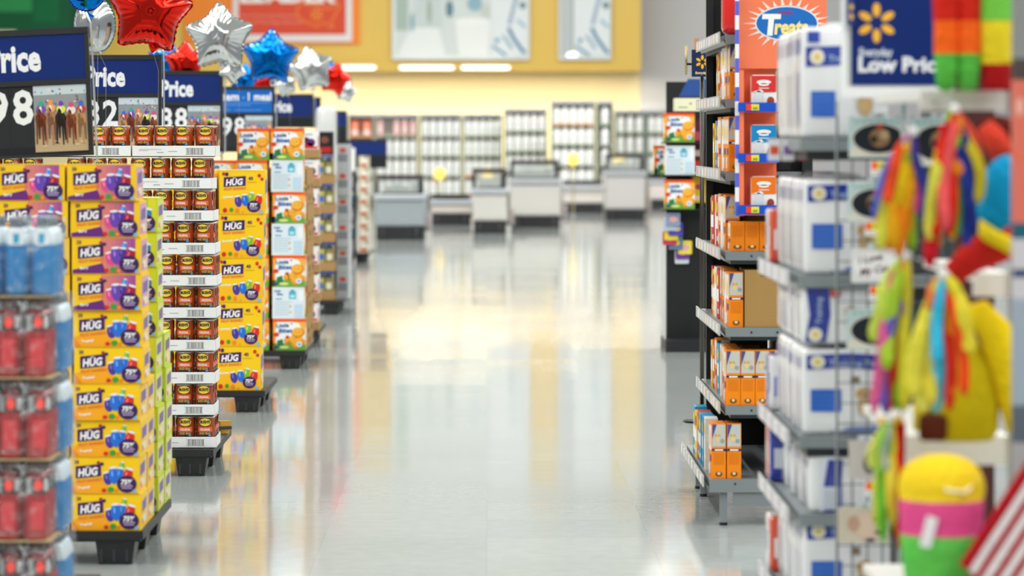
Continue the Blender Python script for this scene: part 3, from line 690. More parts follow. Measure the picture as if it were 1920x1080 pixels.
# ------------------------------------------------------------------ berry and snack displays further along
def tray_goods(kind):
    mb = MB('card')
    t = thing('display_tray', (0, 0, 0), '', 'display tray')
    w_, d = .3, .32
    h = .2 if kind == 'berry' else .245
    m2 = MB('brown'); m2.box(-w_, 0, 0, .004, 0, h * .33, lin('A98558')); m2.box(-w_, 0, d - .004, d, 0, h * .33, TAN); m2.box(-w_, -w_ + .004, .004, d - .004, 0, h * .33, TAN); m2.box(-.004, 0, .004, d - .004, 0, h * .33, TAN)
    m2.box(-w_, 0, 0, d, 0, .004, TAN); f = Face(m2, (-w_, 0, 0)); f.rect(w_ * .4, h * .1, w_ * .6, h * .16, lin('5A4326'), 1); m2.build('tray', t)
    if kind == 'berry':
        for i in range(2):
            x = -w_ + .012 + i * .142; m3 = MB('card'); m3.box(x, x + .135, .01, .3, .005, h - .003, lin('EDEBEA')); f = Face(m3, (x, .01, 0))
            f.ell(.05, h * .62, .036, .03, lin('3A1E3A'), 1); f.ell(.09, h * .58, .03, .028, lin('5C2A70'), 2); f.ell(.07, h * .48, .04, .02, lin('A82038'), 2); f.rect(0, h * .36, .135, h * .44, lin('D8302E'), 3); f.rect(.02, h * .83, .1, h * .9, lin('B9B6C8'), 1)
            g = Face(m3, (x + .135, .01, 0), (0, 1, 0), (0, 0, 1), (1, 0, 0)); g.rect(.02, h * .4, .1, h * .8, lin('C94A4A'), 1); g.rect(.14, h * .4, .2, h * .8, lin('8A3A5A'), 1)
            m3.build('berry_pack', t)
    else:
        for i in range(4):
            x = -w_ + .012 + i * .07; m3 = MB('gloss'); c = [lin('B9A83C'), lin('7E7A3A'), lin('C2B356'), lin('8C8440')][i]
            m3.rbox(x, x + .066, .015, .3, .005, h - .02, c, r=.02); f = Face(m3, (x, .0145, 0)); f.rect(.01, h * .4, .056, h * .62, lin('3C68B4') if i % 2 == 0 else lin('DCD9C0'), 1); f.rect(.008, h * .78, .058, h * .86, lin('24386A'), 1)
            m3.build('snack_bag', t)
        m4 = MB('card'); m4.box(-w_, 0, -.002, .0, h * .92, h, lin('2E4A8E')); m4.box(-w_, -w_ + .006, 0, .01, h * .3, h, TAN); m4.box(-.006, 0, 0, .01, h * .3, h, TAN); m4.build('blue_band', t)
    tag(t, '', 'display tray', 'tan trays in the farther aisle displays'); kids(t); return t
BT = Stamp(tray_goods('berry'))
for k in range(7): BT.put((-1.2 + .004 * (k % 2), 24.45, .12 + k * .2055), 0, f'tan tray of white berry packs, {up(k, 7)} one behind the muffin boxes')
ST = Stamp(tray_goods('snack'))
for k in range(5): ST.put((-1.295 + .006 * (k % 2), 29.0, .12 + k * .2465), 0, f'tan tray of olive snack bags with blue band, {up(k, 5)} layer')
def simple_pack(name, w_, d, h, base, marks, cat, mat='card'):
    mb = MB(mat); mb.box(0, w_, 0, d, 0, h, base); f = Face(mb, (0, 0, 0), st=.001)
    for m in marks:
        if m[0] == 'r': f.rect(m[1] * w_, m[2] * h, m[3] * w_, m[4] * h, lin(m[5]), 1)
        else: f.ell(m[1] * w_, m[2] * h, m[3] * w_, m[4] * h, lin(m[5]), 2)
    o = mb.build(name); o['category'] = cat; return o
p = Stamp(simple_pack('snack_packet', .14, .2, .2, lin('1E1A1C'), [('r', .1, .1, .9, .35, 'B02420'), ('e', .5, .65, .25, .15, '7A4A3A')], 'packet')); p.p['group'] = 'dark packets on the tan trays'
for i in range(2): p.put((-1.59 + i * .146, 29.0, 1.355), 0, f'black and red snack packet, {("left", "right")[i]} one atop the olive snack trays')
p2 = Stamp(simple_pack('wrapped_pack', .1, .3, .22, lin('B4B8BC'), [('r', .1, .3, .9, .6, '7F8890'), ('e', .5, .75, .3, .1, 'C8524A')], 'pack', 'gloss')); p2.p['group'] = 'wrapped packs beside the olive trays'
for k in range(6): p2.put((-1.288, 29.4 + .03 * (k % 2), .0 + .12 + k * .222), -.05, f'white wrapped pack, {up(k, 6)} one on the aisle side of the olive trays')
# tall white bottle pack behind
t = thing('white_pack_stack', (-1.54, 32.6, 0), 'white bottle shaped display bin with dark base behind the olive snack trays', 'display bin')
mb = MB('plastic'); mb.box(-.24, .24, 0, .4, 0, .6, lin('2A2C30')); mb.build('base', t)
mb = MB('gloss'); mb.rbox(-.09, .1, .02, .3, .6, 1.8, lin('D4D4D2'), r=.05); Face(mb, (0, .019, 0)).rect(-.05, .9, .05, 1.1, lin('2C4E9C')); mb.build('bin', t)
# white and teal bottle rack on far pallet
t = thing('bottle_rack', (-1.55, 39.9, .12), 'dark wire rack of white and teal bottles at the far left', 'rack')
mb = MB('metal'); 
for sx in (-.33, 0):
    for sy in (0, .4): mb.box(sx - .012, sx + .012, sy - .012, sy + .012, 0, 1.0, BK, 'paint')
for k in range(6): mb.box(-.34, .01, -.01, .41, k * .19, k * .19 + .012, BK, 'paint')
mb.build('wire_frame', t)
for r in range(5):
    for i in range(4):
        mb = MB('gloss'); c = [lin('E6ECEC'), lin('2E9AB4'), lin('DDE4E4'), lin('E9EEF0')][(i + r * 2) % 4]
        mb.lathe([(.036, 0), (.038, .1), (.018, .13), (.018, .16)], 12, (-.28 + i * .08, .05, r * .19 + .013), cols=[c, c, lin('F2F2F2')]); mb.build('bottle', t)
o = simple_pack('white_carton', .22, .4, .3, W, [('e', .25, .35, .12, .1, '4A62C8'), ('e', .62, .38, .08, .12, '2A3E8A')], 'carton'); tag(o, 'white carton with two blue marks standing on the dark bottle rack', 'carton'); o.location = (-1.77, 39.92, 1.085)
cc = Stamp(simple_pack('cream_box', .12, .35, .145, lin('E2D6BE'), [('r', .15, .1, .85, .35, 'C9563A'), ('e', .5, .62, .3, .2, 'F2EEDF'), ('e', .8, .9, .18, .1, '6E6A3A')], 'box')); cc.p['group'] = 'cream boxes at the end of the far rack'
for k in range(8): cc.put((-1.535, 41.05, .12 + k * .1455), 0, f'cream coloured box with red mark, {up(k, 8)} one of the far stack')
PAL.put((-1.41, 41.03, 0), 0, 'black plastic pallet under the cream boxes, furthest of all')

# ------------------------------------------------------------------ price signs
def horse_pic(f, x0, y0, w_, h, seed, L=2):
    R = random.Random(seed)
    f.rect(x0, y0, x0 + w_, y0 + h, lin('A0988C'), L); f.rect(x0, y0, x0 + w_, y0 + h * .25, lin('B8A080'), L + 1); f.rect(x0, y0 + h * .62, x0 + w_, y0 + h, lin('8F9498'), L + 1)
    f.rect(x0, y0 + h * .86, x0 + w_, y0 + h, lin('C2D0D8'), L + 2)
    for i in range(34):
        f.ell(x0 + R.uniform(.03, .97) * w_, y0 + R.uniform(.6, .95) * h, w_ * .02, h * .014, lin(R.choice(['5AA6C8', 'D8D0C0', 'A8584A', 'E8E4DC', '6A6E74', '8A7A9C'])), L + 3, 6)
    n = 5
    hc = ['2FA88A', 'F0904A', '7A3AC0', 'D84A7A', '3A6AD0']; tc = ['7A4AB8', 'E8A26A', 'D8E03A', 'E8D8D8', 'C83A3A']; bc = ['7A3A1C', 'A8785A', '2E201C', '8C4A2A', 'B88A60']
    o = R.randint(0, 4)
    for i in range(n):
        q = (i + o) % 5 if seed != 1 else i; x = x0 + w_ * (.12 + .19 * i); y = y0 + h * (.5 + R.uniform(-.04, .03)); s = w_ * .125
        H = lin(bc[q])
        D = tuple(c * .45 for c in H[:3]) + (1,)
        for sx, k1 in ((-.55, .12), (-.2, .2), (.25, .1), (.55, .17)): f.poly([(x + sx * s * 1.2 - s * .1, y0 + h * k1), (x + sx * s * 1.2 + s * .1, y0 + h * k1), (x + sx * s + s * .17, y - h * .04), (x + sx * s - s * .17, y - h * .04)], D if k1 > .15 else H, L + 4)
        f.ell(x, y, s * .85, h * .10, H, L + 5, 14); f.ell(x, y - h * .05, s * .5, h * .07, D, L + 6, 12)
        f.ell(x - s * .15, y + h * .07, s * .33, h * .085, H, L + 7, 12); f.ell(x - s * .22, y + h * .03, s * .2, h * .05, D, L + 8, 10)
        f.ell(x + s * .1, y + h * .14, s * .7, h * .065, lin(tc[q]), L + 6, 12); f.ell(x + s * .05, y + h * .14, s * .2, h * .06, lin('E8E4DC'), L + 7, 8); f.ell(x + s * .1, y + h * .225, s * .36, h * .042, lin(hc[q]), L + 8, 10)
        f.ell(x + R.uniform(-1, 1) * s, y0 + h * R.uniform(.06, .14), s * .5, h * .02, lin('C8B48C'), L + 3, 8)
def price_sign(xr, ytop, Y, digits, label, head='Low Price', hc=NAVY, seed=1, roll=0, wd=.8, hgt=.495, wire=True, pole_to=.12):
    X = PX(xr, Y); Z = PZ(ytop, Y)
    t = thing('price_sign', (X, Y, Z), label, 'sign', 'price signs above the left stacks'); t.rotation_euler = (0, -roll, 0)
    mb = MB('plastic'); F = lin('17191C'); mb.box(-wd, 0, 0, .02, -hgt, 0, F); mb.box(-wd, 0, -.012, 0, -.024, 0, F); mb.box(-wd, 0, -.012, 0, -.218, -.198, F); mb.box(-wd, 0, -.008, 0, -hgt, -hgt + .012, F)
    mb.box(-.016, 0, -.010, 0, -hgt, 0, F); mb.build('frame', t)
    mb = MB('card'); mb.box(-wd + .01, -.016, -.006, -.001, -.198, -.024, hc); f = Face(mb, (0, -.006, 0))
    if head == 'meal':
        f.text('1 item', -.27, -.105, .058, W, 1, .02, align='r'); f.ell(-.235, -.085, .008, .008, lin('6FA8D8'), 1); f.text('1 meal', -.2, -.105, .058, W, 1, .02, w=.175)
        for i in range(2): f.rect(-.6, -.125 - .018 * i, -.04 - .14 * i, -.121 - .018 * i, lin('6FA0DC'))
        f.rect(-.3, -.18, -.1, -.176, lin('6FA0DC')); f.rect(-.42, -.18, -.33, -.174, lin('5C92D4'))
    elif head:
        f.text('Price', -.186, -.158, .098, lin('E6E8EE'), 1, .04, align='r', w=.205)
        if wd > .7: f.text('Low', -.42, -.158, .098, lin('E6E8EE'), 1, .04, align='r', w=.16); f.text('Everyday', -.42, -.06, .03, lin('E6E8EE'), 1, .03, align='r')
    mb.build('header_panel', t)
    mb = MB('card'); mb.box(-wd + .01, -.016, -.004, -.001, -hgt + .012, -.218, lin('1C1E22')); f = Face(mb, (0, -.004, 0), st=.0006)
    if digits:
        for i, dgt in enumerate(reversed(digits)):
            x1 = -.222 - i * .096; f.rect(x1 - .094, -hgt + .04, x1, -.224, lin('25282C'), 1); f.text(dgt, x1 - .002, -.363, .128, lin('E8EAEC'), 2, .025, w=.079, align='r')
        horse_pic(f, -.222, -hgt + .02, .204, .255, seed)
    mb.build('price_board', t)
    if wire:
        mb = MB('metal'); C = lin('C9CBCC')
        mb.tube([(-.03, .03, .02), (-.02, -.01, .05), (0.0, -.025, .045), (.012, -.025, .015), (.014, -.02, -.1), (.014, -.02, -hgt - .02), (-.01, -.005, -hgt - .04), (-.02, .03, -hgt - .04)], .0042, C); mb.build('wire_hook', t)
    mb = MB('metal'); mb.tube([(-wd / 2, .03, -hgt * .3), (-wd / 2, .03, -(Z - .005))], .008, lin('6A6E72')); mb.lathe([(.16, 0), (.16, .008), (.02, .016)], 20, (-wd / 2, .03, -(Z - .0)), cols=lin('3A3C40')); mb.build('post', t)
    return t
price_sign(165, 50, 13.15, '98', 'nearest and largest navy price sign ending in 98, left edge', seed=1, roll=.045)
price_sign(303, 103, 17.6, '82', 'navy price sign ending in 82, behind the bean cans', seed=2)
price_sign(418, 133, 21.6, '88', 'navy price sign ending in 88, below the silver star balloon', seed=3)
price_sign(515, 162, 25.7, '98', 'bright blue one item one meal price sign ending in 98', head='meal', hc=lin('0E62B8'), seed=5)
price_sign(587, 176, 30.2, '', 'navy price sign showing only the letters ice, behind muffin boxes', seed=3, wd=.7, hgt=.3)
price_sign(602, 182, 33.5, '', 'narrow dark navy sign just right of the ice sign', head='', seed=3, wd=.4, hgt=.3, wire=False)
price_sign(651, 207, 42.5, '', 'tiny dark navy sign right of the red star balloon', head='', wd=.3, hgt=.45, wire=False)
price_sign(726, 262, 45.5, '', 'low wide navy sign over the white rack, before the shelves', head='', wd=.55, hgt=.38, wire=False)
# ------------------------------------------------------------------ balloons
def star_mesh(R, thk, col, seed, rnd=.14, wrinkle=.4):
    Rn = random.Random(seed); pts = []
    for k in range(10):
        a = PI / 2 + k * PI / 5; r = R if k % 2 == 0 else R * .63
        pts.append(Vector((math.cos(a) * r, math.sin(a) * r)))
    for it in range(2):   # soften the points
        q = []
        for i in range(len(pts)):
            a, b = pts[i], pts[(i + 1) % len(pts)]; e = rnd if it == 0 else .25; q += [a.lerp(b, e), a.lerp(b, 1 - e)]
        pts = q
    n = 120; out = []
    for k in range(n):
        a = 2 * PI * k / n; d = Vector((math.cos(a), math.sin(a))); best = 0
        for i in range(len(pts)):
            p, q = pts[i], pts[(i + 1) % len(pts)]; e = q - p; den = d.x * e.y - d.y * e.x
            if abs(den) < 1e-9: continue
            t = (p.x * e.y - p.y * e.x) / den; u = (p.x * d.y - p.y * d.x) / den
            if t > 0 and -1e-6 <= u <= 1 + 1e-6: best = max(best, t)
        out.append(best)
    def dist(v):
        m = 9
        for i in range(len(pts)):
            p, q = pts[i], pts[(i + 1) % len(pts)]; e = q - p; t = max(0, min(1, (v - p).dot(e) / e.dot(e))); m = min(m, (v - p - e * t).length)
        return m
    mb = MB('foil'); rings = 14; dm = R * .5
    for side in (-1, 1):
        n0 = len(mb.v); mb.v.append((0, side * thk, 0))
        for i in range(1, rings + 1):
            t = i / rings
            for k in range(n):
                a = 2 * PI * k / n; v = Vector((math.cos(a), math.sin(a))) * out[k] * t; d = min(dist(v) / dm, 1)
                h = thk * math.sqrt(max(0, 1 - (1 - d) ** 2)) ** 1.05
                wr = wrinkle * .012 * R / .2 * math.sin(k * 2.3 + seed) * math.sin(k * .77 + seed * 2) * math.exp(-((d - .22) / .2) ** 2)
                h = max(0, h + wr * (1 if i < rings else 0)); mb.v.append((v.x, side * h, v.y))
        for k in range(n):
            a, b = n0 + 1 + k, n0 + 1 + (k + 1) % n; mb.face((n0, a, b) if side == 1 else (n0, b, a), col, None, True)
        for i in range(rings - 1):
            for k in range(n):
                a = n0 + 1 + i * n + k; b = n0 + 1 + i * n + (k + 1) % n; mb.face((a, a + n, b + n, b), col, None, True)
    n0 = len(mb.v)
    for k in range(n):
        a = 2 * PI * k / n; v = Vector((math.cos(a), math.sin(a))); e = .02 * R / .2 * (.55 + .25 * math.sin(k * 1.9)); mb.v.append((v.x * out[k], .001, v.y * out[k])); w2 = v * (out[k] + e * .5); mb.v.append((w2.x, .004 * math.sin(k * 2.1), w2.y))
    for k in range(n):
        a = n0 + 2 * k; b = n0 + 2 * ((k + 1) % n); mb.face((a, a + 1, b + 1, b), col, None, True)
    return mb
def balloon(x, y, Rpx, Y, col, label, rot=0, yaw=0, seed=1, star=True, tail=True, thk=None, weight_z=.12):
    c = P(x, y, Y); R = Rpx * Y / FPX
    t = thing('star_balloon' if star else 'round_balloon', c, label, 'balloon', 'foil balloons above the left stacks')
    if star: mb = star_mesh(R, thk or R * .52, col, seed)
    else:
        mb = MB('foil'); mb.ball((0, 0, 0), R, R * .5, R * 1.0, col, 32, 20)
        for k in range(40):
            a = 2 * PI * k / 40; mb.poly([(math.cos(a) * R, 0, math.sin(a) * R), (math.cos(a) * R * 1.06, .01, math.sin(a) * R * 1.06), (math.cos(a + .157) * R * 1.06, -.01, math.sin(a + .157) * R * 1.06), (math.cos(a + .157) * R, 0, math.sin(a + .157) * R)], col)
    o = mb.build('foil_body', t); o.rotation_euler = (0, rot, yaw)
    # tail and string
    b = R * (.62 if star else 1.0); mb = MB('foil'); mb.tube([(0, 0, -b * .8), (.004, 0, -b * 1.05), (.012, 0, -b * 1.2), (.03, 0, -b * 1.35)], [R * .1, R * .05, R * .06, R * .1], col, 8, flat=.3); mb.box(-R * .06, R * .06, -R * .2, -R * .17, -b * .95, -b * .75, lin('C8C0B8'), 'matte'); mb.build('tail', t)
    mb = MB('gloss'); mb.tube([(.012, 0, -b * 1.2), (.03, .15, -b * 2), (.03, .16, -(c.z - .05))], .0007, lin('A8A8A8'), 5); mb.ball((.03, .16, -(c.z - .05)), .05, .05, .05, lin('8A8C90')); mb.build('weighted_string', t)
    return t
RED = lin('D8261C'); BLU = lin('0E6CC4'); SIL = lin('C9CBCB')
balloon(280, 22, 88, 16.9, RED, 'largest red star balloon at the top left', rot=.12, yaw=.15, seed=1)
balloon(412, 70, 70, 20.6, SIL, 'large silver star balloon right of the big red star', rot=-.02, yaw=-.1, seed=2)
balloon(507, 108, 58, 25.8, BLU, 'big blue star balloon above the one meal sign', rot=.05, yaw=.1, seed=3)
balloon(583, 130, 47, 30.5, SIL, 'silver star balloon right of the big blue star', rot=-.2, yaw=.2, seed=4)
balloon(628, 148, 34, 34.5, RED, 'small red star balloon furthest right of the balloons', rot=.25, yaw=.3, seed=5)
balloon(612, 134, 26, 35.6, BLU, 'small blue star balloon between the silver and red ones', rot=.5, yaw=.8, seed=6)
balloon(348, 118, 44, 21.75, RED, 'small red star balloon between the two big stars', rot=.0, yaw=.2, seed=7)
balloon(313, 122, 44, 23.6, BLU, 'blue balloon peeking between two red star balloons', rot=.3, yaw=.3, seed=8)
balloon(436, 130, 30, 21.4, SIL, 'small silver star balloon tucked below the large silver star', rot=.6, yaw=.4, seed=9)
balloon(456, 150, 34, 27.2, BLU, 'blue star balloon half hidden behind the big blue star', rot=.2, yaw=-.2, seed=10)
balloon(535, 158, 26, 28.2, SIL, 'crumpled small silver balloon below the big blue star', rot=.9, yaw=.5, seed=11)
balloon(490, 155, 26, 27.8, RED, 'small red balloon just above the bright blue sign', rot=.9, yaw=.3, seed=12)
balloon(649, 172, 24, 38, SIL, 'faint small silver balloon beside the furthest red star', rot=.3, yaw=.6, seed=13)
t = balloon(178, 48, 38, 14.6, SIL, 'silver oval balloon with star print, left of the big red star', yaw=.3, star=False)
for ch in [c for c in COL.objects if c.parent == t and c.name.startswith('foil_body')]: ch.scale = (1, 1, 1.35)
balloon(162, -14, 34, 14.2, BLU, 'blue round balloon cut by the top edge, above the silver oval', yaw=.2, star=False)

# ------------------------------------------------------------------ bottled drink packs
def bottle_mesh(kind):
    mb = MB('gloss'); r = .037
    if kind == 'blue':
        body = lin('0678B8'); mb.lathe([(r * .9, 0), (r, .012), (r, .13), (r * .93, .14), (r * .93, .145), (r, .155), (r * .86, .18), (r * .5, .2)], 16, cols=[body] * 4 + [lin('BFD8E4'), lin('D8E4EA'), lin('C5DDE8')])
        mb.lathe([(r * .62, .195), (r * .62, .222), (r * .5, .225)], 14, cols=lin('53626C'), mat='plastic'); f = Face(mb, (0, 0, 0), cyl=r, st=.0006); f.rect(-.02, .145, .02, .19, lin('E8EEF2')); f.rect(-.009, .15, .009, .178, lin('1C9CC8'), 2)
    else:
        body = lin('A00812'); mb.lathe([(r * .9, 0), (r, .012), (r, .125), (r * .95, .132), (r, .14), (r * .9, .175), (r * .5, .2)], 16, cols=[lin('A80E1C'), body, body, lin('3A2A2C'), lin('2B2426'), lin('7A1018')])
        mb.lathe([(r * .62, .195), (r * .62, .222), (r * .5, .225)], 14, cols=lin('3A1216'), mat='plastic'); f = Face(mb, (0, 0, 0), cyl=r, st=.0006); f.ell(.002, .157, .013, .017, lin('FF3A28'), 2, 12); f.rect(-.035, .135, -.018, .18, lin('9AA0A0'), 1)
        f.rect(.02, .14, .036, .175, lin('C9CCCC'), 1); f.rect(-.02, .03, .02, .11, lin('D42A34'), 1)
    return mb
def pack(kind, label):
    t = thing('drink_pack', (0, 0, 0), label, 'drink pack', 'shrink wrapped bottle packs at the left edge')
    base = None
    for i in range(4):
        for j in range(3):
            if i < 3 and j > 0 and i > 0 and j < 2: continue
            if base is None: base = bottle_mesh(kind).build('bottle', t); o = base
            else: o = base.copy(); COL.objects.link(o)
            o.location = (-.039 - i * .0765, .039 + j * .0765, 0); o.rotation_euler = (0, 0, random.uniform(-.3, .3))
    mb = MB('film'); n0 = 0
    mb.rbox(-.310, .003, -.003, .234, -.0, .229, W, r=.02, mat='film', puff=.004); mb.build('shrink_film', t)
    return t
RP = Stamp(pack('red', '')); BP = Stamp(pack('blue', ''))
for k in range(5):
    z = .12 + k * .2325; top = k == 4
    (BP if top else RP).put((-1.245 + (.018 if top else .0) - .006 * (k % 2), 9.73, z), 0, ('blue' if top else 'red') + f' drink pack, {up(k, 5)} one of the front stack at the left edge')
    if k < 4: BP.put((-1.228 - .003 * (k % 2), 9.975, z), 0, f'blue drink pack, {up(k, 4)} one behind the red front stack')
mb = MB('brown'); mb.box(-.32, 0, 0, .24, -.004, 0, lin('B9A480')); 
cs = Stamp(tag(mb.build('cardboard_sheet'), '', 'cardboard sheet', 'sheets between drink packs'))
for k in range(4): cs.put((-1.24, 9.725, .12 + (k + 1) * .2325 + .0), 0, f'thin cardboard sheet under the {up(k + 1, 5)} drink pack')

# ------------------------------------------------------------------ right hand gondola with dog treats
GY0, GY1 = 13.2, 14.68; GX = .925
t = thing('gondola_shelving', (GX, GY0, 0), 'grey metal gondola with black back and orange dog treat boxes', 'shelving')
SG = lin('7F878A'); SG2 = lin('B9BCBA')
mb = MB('paint'); mb.box(1.22, 1.26, GY0 - .02, GY1 + .05, .15, 2.3, lin('1E2022')); mb.build('back_panel', t, world=True)
mb = MB('paint'); mb.box(.95, 1.21, GY1 + .01, GY1 + .03, .15, 2.3, lin('121314')); mb.build('added_black_sheet', t, world=True)  # black sheet added so the gaps past the boxes look deep in shade
for yy in (GY1 - .02,):
    mb = MB('paint'); mb.box(GX + .02, GX + .05, yy, yy + .04, .1, 2.3, lin('1A1C1E')); mb.build('upright', t, world=True)
mb = MB('paint'); mb.box(1.19, 1.23, GY0 + .1, GY0 + .14, .1, 2.3, lin('1A1C1E')); mb.build('upright', t, world=True)
DX = .862
def shelf_part(z, x0, deep=False):
    mb = MB('paint'); mb.box(x0, 1.22, GY0, GY1, z - .035, z, SG); mb.box(x0 + .02, 1.2, GY0 + .02, GY1 - .02, z - .05, z - .035, lin('3A3E40'))
    for hx in (.1, .2): mb.lathe([(.004, 0), (.004, .002)], 8, (x0 + hx, GY0 - .001, z - .018), cols=BK, M=Matrix.Rotation(PI / 2, 3, 'X'))
    s = mb.build('shelf', t, world=True)
    m2 = MB('card'); lip = .022
    m2.poly([(x0, GY0, z - .038), (x0 - lip, GY0 + .02, z + .0), (x0 - lip, GY1, z + .0), (x0, GY1, z - .038)], SG2)
    m2.box(x0 - lip - .002, x0 - lip + .002, GY0 + .01, GY1, z - .032, z + .012, SG2)
    y = GY0 + .08
    while y < GY1 - .1:
        m2.box(x0 - lip - .004, x0 - lip - .002, y, y + .09, z - .026, z + .006, random.choice([lin('E8E4DC'), lin('F0D8C8'), lin('D8D4DC')])); y += random.uniform(.13, .22)
    o = m2.build('price_strip', s); 
    for v in o.data.vertices: v.co -= Vector(t.location)
ZS = [.465, .767, 1.062, 1.37, 1.652, 1.90]
for z in ZS: shelf_part(z, GX)
shelf_part(.181, DX)
mb = MB('paint'); mb.box(DX + .0, 1.22, GY0 + .0, GY0 + .012, .13, .146, SG); mb.box(.955, 1.22, GY0 + .01, GY0 + .03, .075, .146, SG); mb.box(.99, 1.03, GY0 + .005, GY0 + .011, .155, .162, BK); mb.build('kick_plate', t, world=True)
for (lx, ly) in ((.905, GY0 + .02), (.895, GY1 - .4), (.895, GY1 - .08)):
    mb = MB('paint'); mb.box(lx, lx + .028, ly, ly + .03, .012, .146, SG); mb.lathe([(.016, 0), (.016, .012)], 10, (lx + .014, ly + .015, 0), cols=BK); mb.build('leg', t, world=True)
# treat boxes
OR = lin('F58A12')
def dogprint(f, x, y, s, L=3, c='E8C98A'):
    C = lin(c); f.ell(x, y, s * .55, s * .75, C, L, 12); f.ell(x - s * .05, y + s * .85, s * .48, s * .42, C, L + 1, 12); f.ell(x - s * .5, y + s * .8, s * .16, s * .3, lin('C99A58'), L + 2, 8); f.ell(x + s * .42, y + s * .8, s * .16, s * .3, lin('C99A58'), L + 2, 8)
    f.ell(x - s * .06, y + s * .7, s * .1, s * .08, BK, L + 3, 6); f.ell(x - s * .22, y + s * .95, s * .06, s * .06, BK, L + 3, 6); f.ell(x + s * .12, y + s * .95, s * .06, s * .06, BK, L + 3, 6)
def treat_box(w_, d, h, kind):
    mb = MB('card'); base = {'dog': OR, 'plain': OR, 'cyan': lin('1E96C4'), 'red': lin('C82A22'), 'white': lin('E9E4DC'), 'yellow': lin('F0C41E')}[kind]; mb.box(0, w_, 0, d, 0, h, base); f = Face(mb, (0, 0, 0))
    if kind == 'dog':
        f.rect(.002, h * .58, w_ - .002, h - .004, lin('C4C6BE')); f.poly([(.002, h - .004), (w_ * .35, h - .004), (.002, h * .72)], lin('4A4E8C'), 2); dogprint(f, w_ * .42, h * .72, w_ * .3)
        f.ell(w_ * .75, h * .68, w_ * .15, h * .04, lin('9AA0A0'), 3); f.rect(0, h * .5, w_, h * .54, lin('26285C'), 4); f.rect(w_ * .2, h * .505, w_ * .8, h * .53, W, 5)
        for i in range(7): f.rect(w_ * .12, h * (.44 - i * .03), w_ * .88, h * (.447 - i * .03), lin('C96A10'), 2)
        f.ell(w_ * .5, h * .08, w_ * .25, h * .045, lin('6A4A2C'), 2); f.ell(w_ * .5, h * .09, w_ * .12, h * .03, lin('E8C98A'), 3)
    elif kind == 'plain':
        for i in range(8): f.rect(w_ * .12, h * (.85 - i * .05), w_ * .88, h * (.86 - i * .05), lin('C96A10'), 2)
        f.ell(w_ * .5, h * .14, w_ * .3, h * .07, lin('6A4A2C'), 2); f.ell(w_ * .5, h * .16, w_ * .14, h * .05, lin('E8C98A'), 3)
    else:
        f.rect(w_ * .1, h * .55, w_ * .9, h * .7, W); f.rect(w_ * .1, h * .2, w_ * .9, h * .3, lin('F2E4C0'))
    g = Face(mb, (0, 0, 0), (0, 1, 0), (0, 0, 1), (-1, 0, 0))
    if kind in ('dog', 'plain'): g.rect(d * .05, h * .5, d * .95, h * .95, lin('E9E2DA')); g.ell(d * .5, h * .7, d * .25, h * .14, lin('E8C98A'), 2); g.rect(d * .1, h * .3, d * .6, h * .42, lin('3A3C7C'), 2); g.rect(d * .5, h * .05, d * .9, h * .25, lin('F1E9E0'), 2)
    else: g.rect(d * .1, h * .35, d * .9, h * .6, W); g.rect(d * .1, h * .1, d * .6, h * .2, lin('E8E4DC')); g.ell(d * .5, h * .78, d * .3, h * .12, lin('F2D23C') if kind != 'yellow' else lin('C8301E'), 2)
    return mb
def tb(w_, d, h, kind, nm='treat_box'):
    return Stamp(tag(treat_box(w_, d, h, kind).build(nm), '', 'box', 'dog treat boxes on the grey gondola'))
TD = tb(.0545, .14, .213, 'dog'); TP = tb(.0545, .14, .112, 'plain'); TCY = tb(.05, .13, .2, 'cyan'); TR = tb(.05, .12, .2, 'red'); TW = tb(.05, .13, .205, 'white'); TY = tb(.05, .12, .19, 'yellow')
SN = ['bottom deck', 'second shelf', 'third shelf', 'fourth shelf', 'fifth shelf', 'sixth shelf']
def row(z, x0, near, seq, sn, nfront=0):
    y = GY0 + near
    for i, (st, nmc, ln) in enumerate(seq):
        st.put((x0, y, z + .001), random.uniform(-.03, .03), f'{nmc} treat box, {ORD[i]} back from the near end, {sn}'); y += ln + .006
OB = (TD, 'orange', .14); CB = (TCY, 'cyan', .13); RB = (TR, 'red', .12); WB = (TW, 'white', .13); YB = (TY, 'yellow', .12)
row(.181, .873, .02, [OB], SN[0]); TD.put((.932, GY0 + .02, .182), 0, 'orange dog treat box, right one of the pair on the bottom deck')
row(.181, .868, .34, [(TW, 'pale green edged', .13)] + [CB, CB, RB, YB, CB], SN[0] + ' past the pair')
for i in range(4): TD.put((.9285 + i * .0565 , GY0 + .015, .466), 0, f'orange dog treat box, {cnt(i, 4)}, facing the camera on the second shelf')
row(.465, .94, .165, [OB, OB, (TW, 'white', .13), CB, (TD, 'orange', .14), RB, YB], SN[1])
row(.767, .94, .02, [OB, (TW, 'white', .13), OB, OB, RB, WB, YB, RB], SN[2])
for i in range(3): TP.put((.945 + i * .0565, GY0 + .015, 1.063), 0, f'short plain orange box, {ORD[i]} from left, facing camera on the fourth shelf')
row(1.062, .937, .17, [OB, WB, OB, (TR, 'red', .12), WB, RB, YB], SN[3])
row(1.37, .94, .04, [OB, OB, WB, OB, RB, CB, YB], SN[4]); TD.put((.999, GY0 + .04, 1.371), 0, 'orange dog treat box, inner one at the near end, fifth shelf')
row(1.652, .945, .05, [OB, OB, WB, OB, RB, YB], SN[5])
mb = MB('brown'); mb.box(0, .175, 0, .3, 0, .222, lin('A8854F')); f = Face(mb, (0, 0, 0)); f.rect(.07, .203, .14, .205, lin('6A5230')); f.rect(.06, .196, .14, .199, lin('5A4426')); f.rect(.14, .01, .1412, .2, lin('7A5E36'))
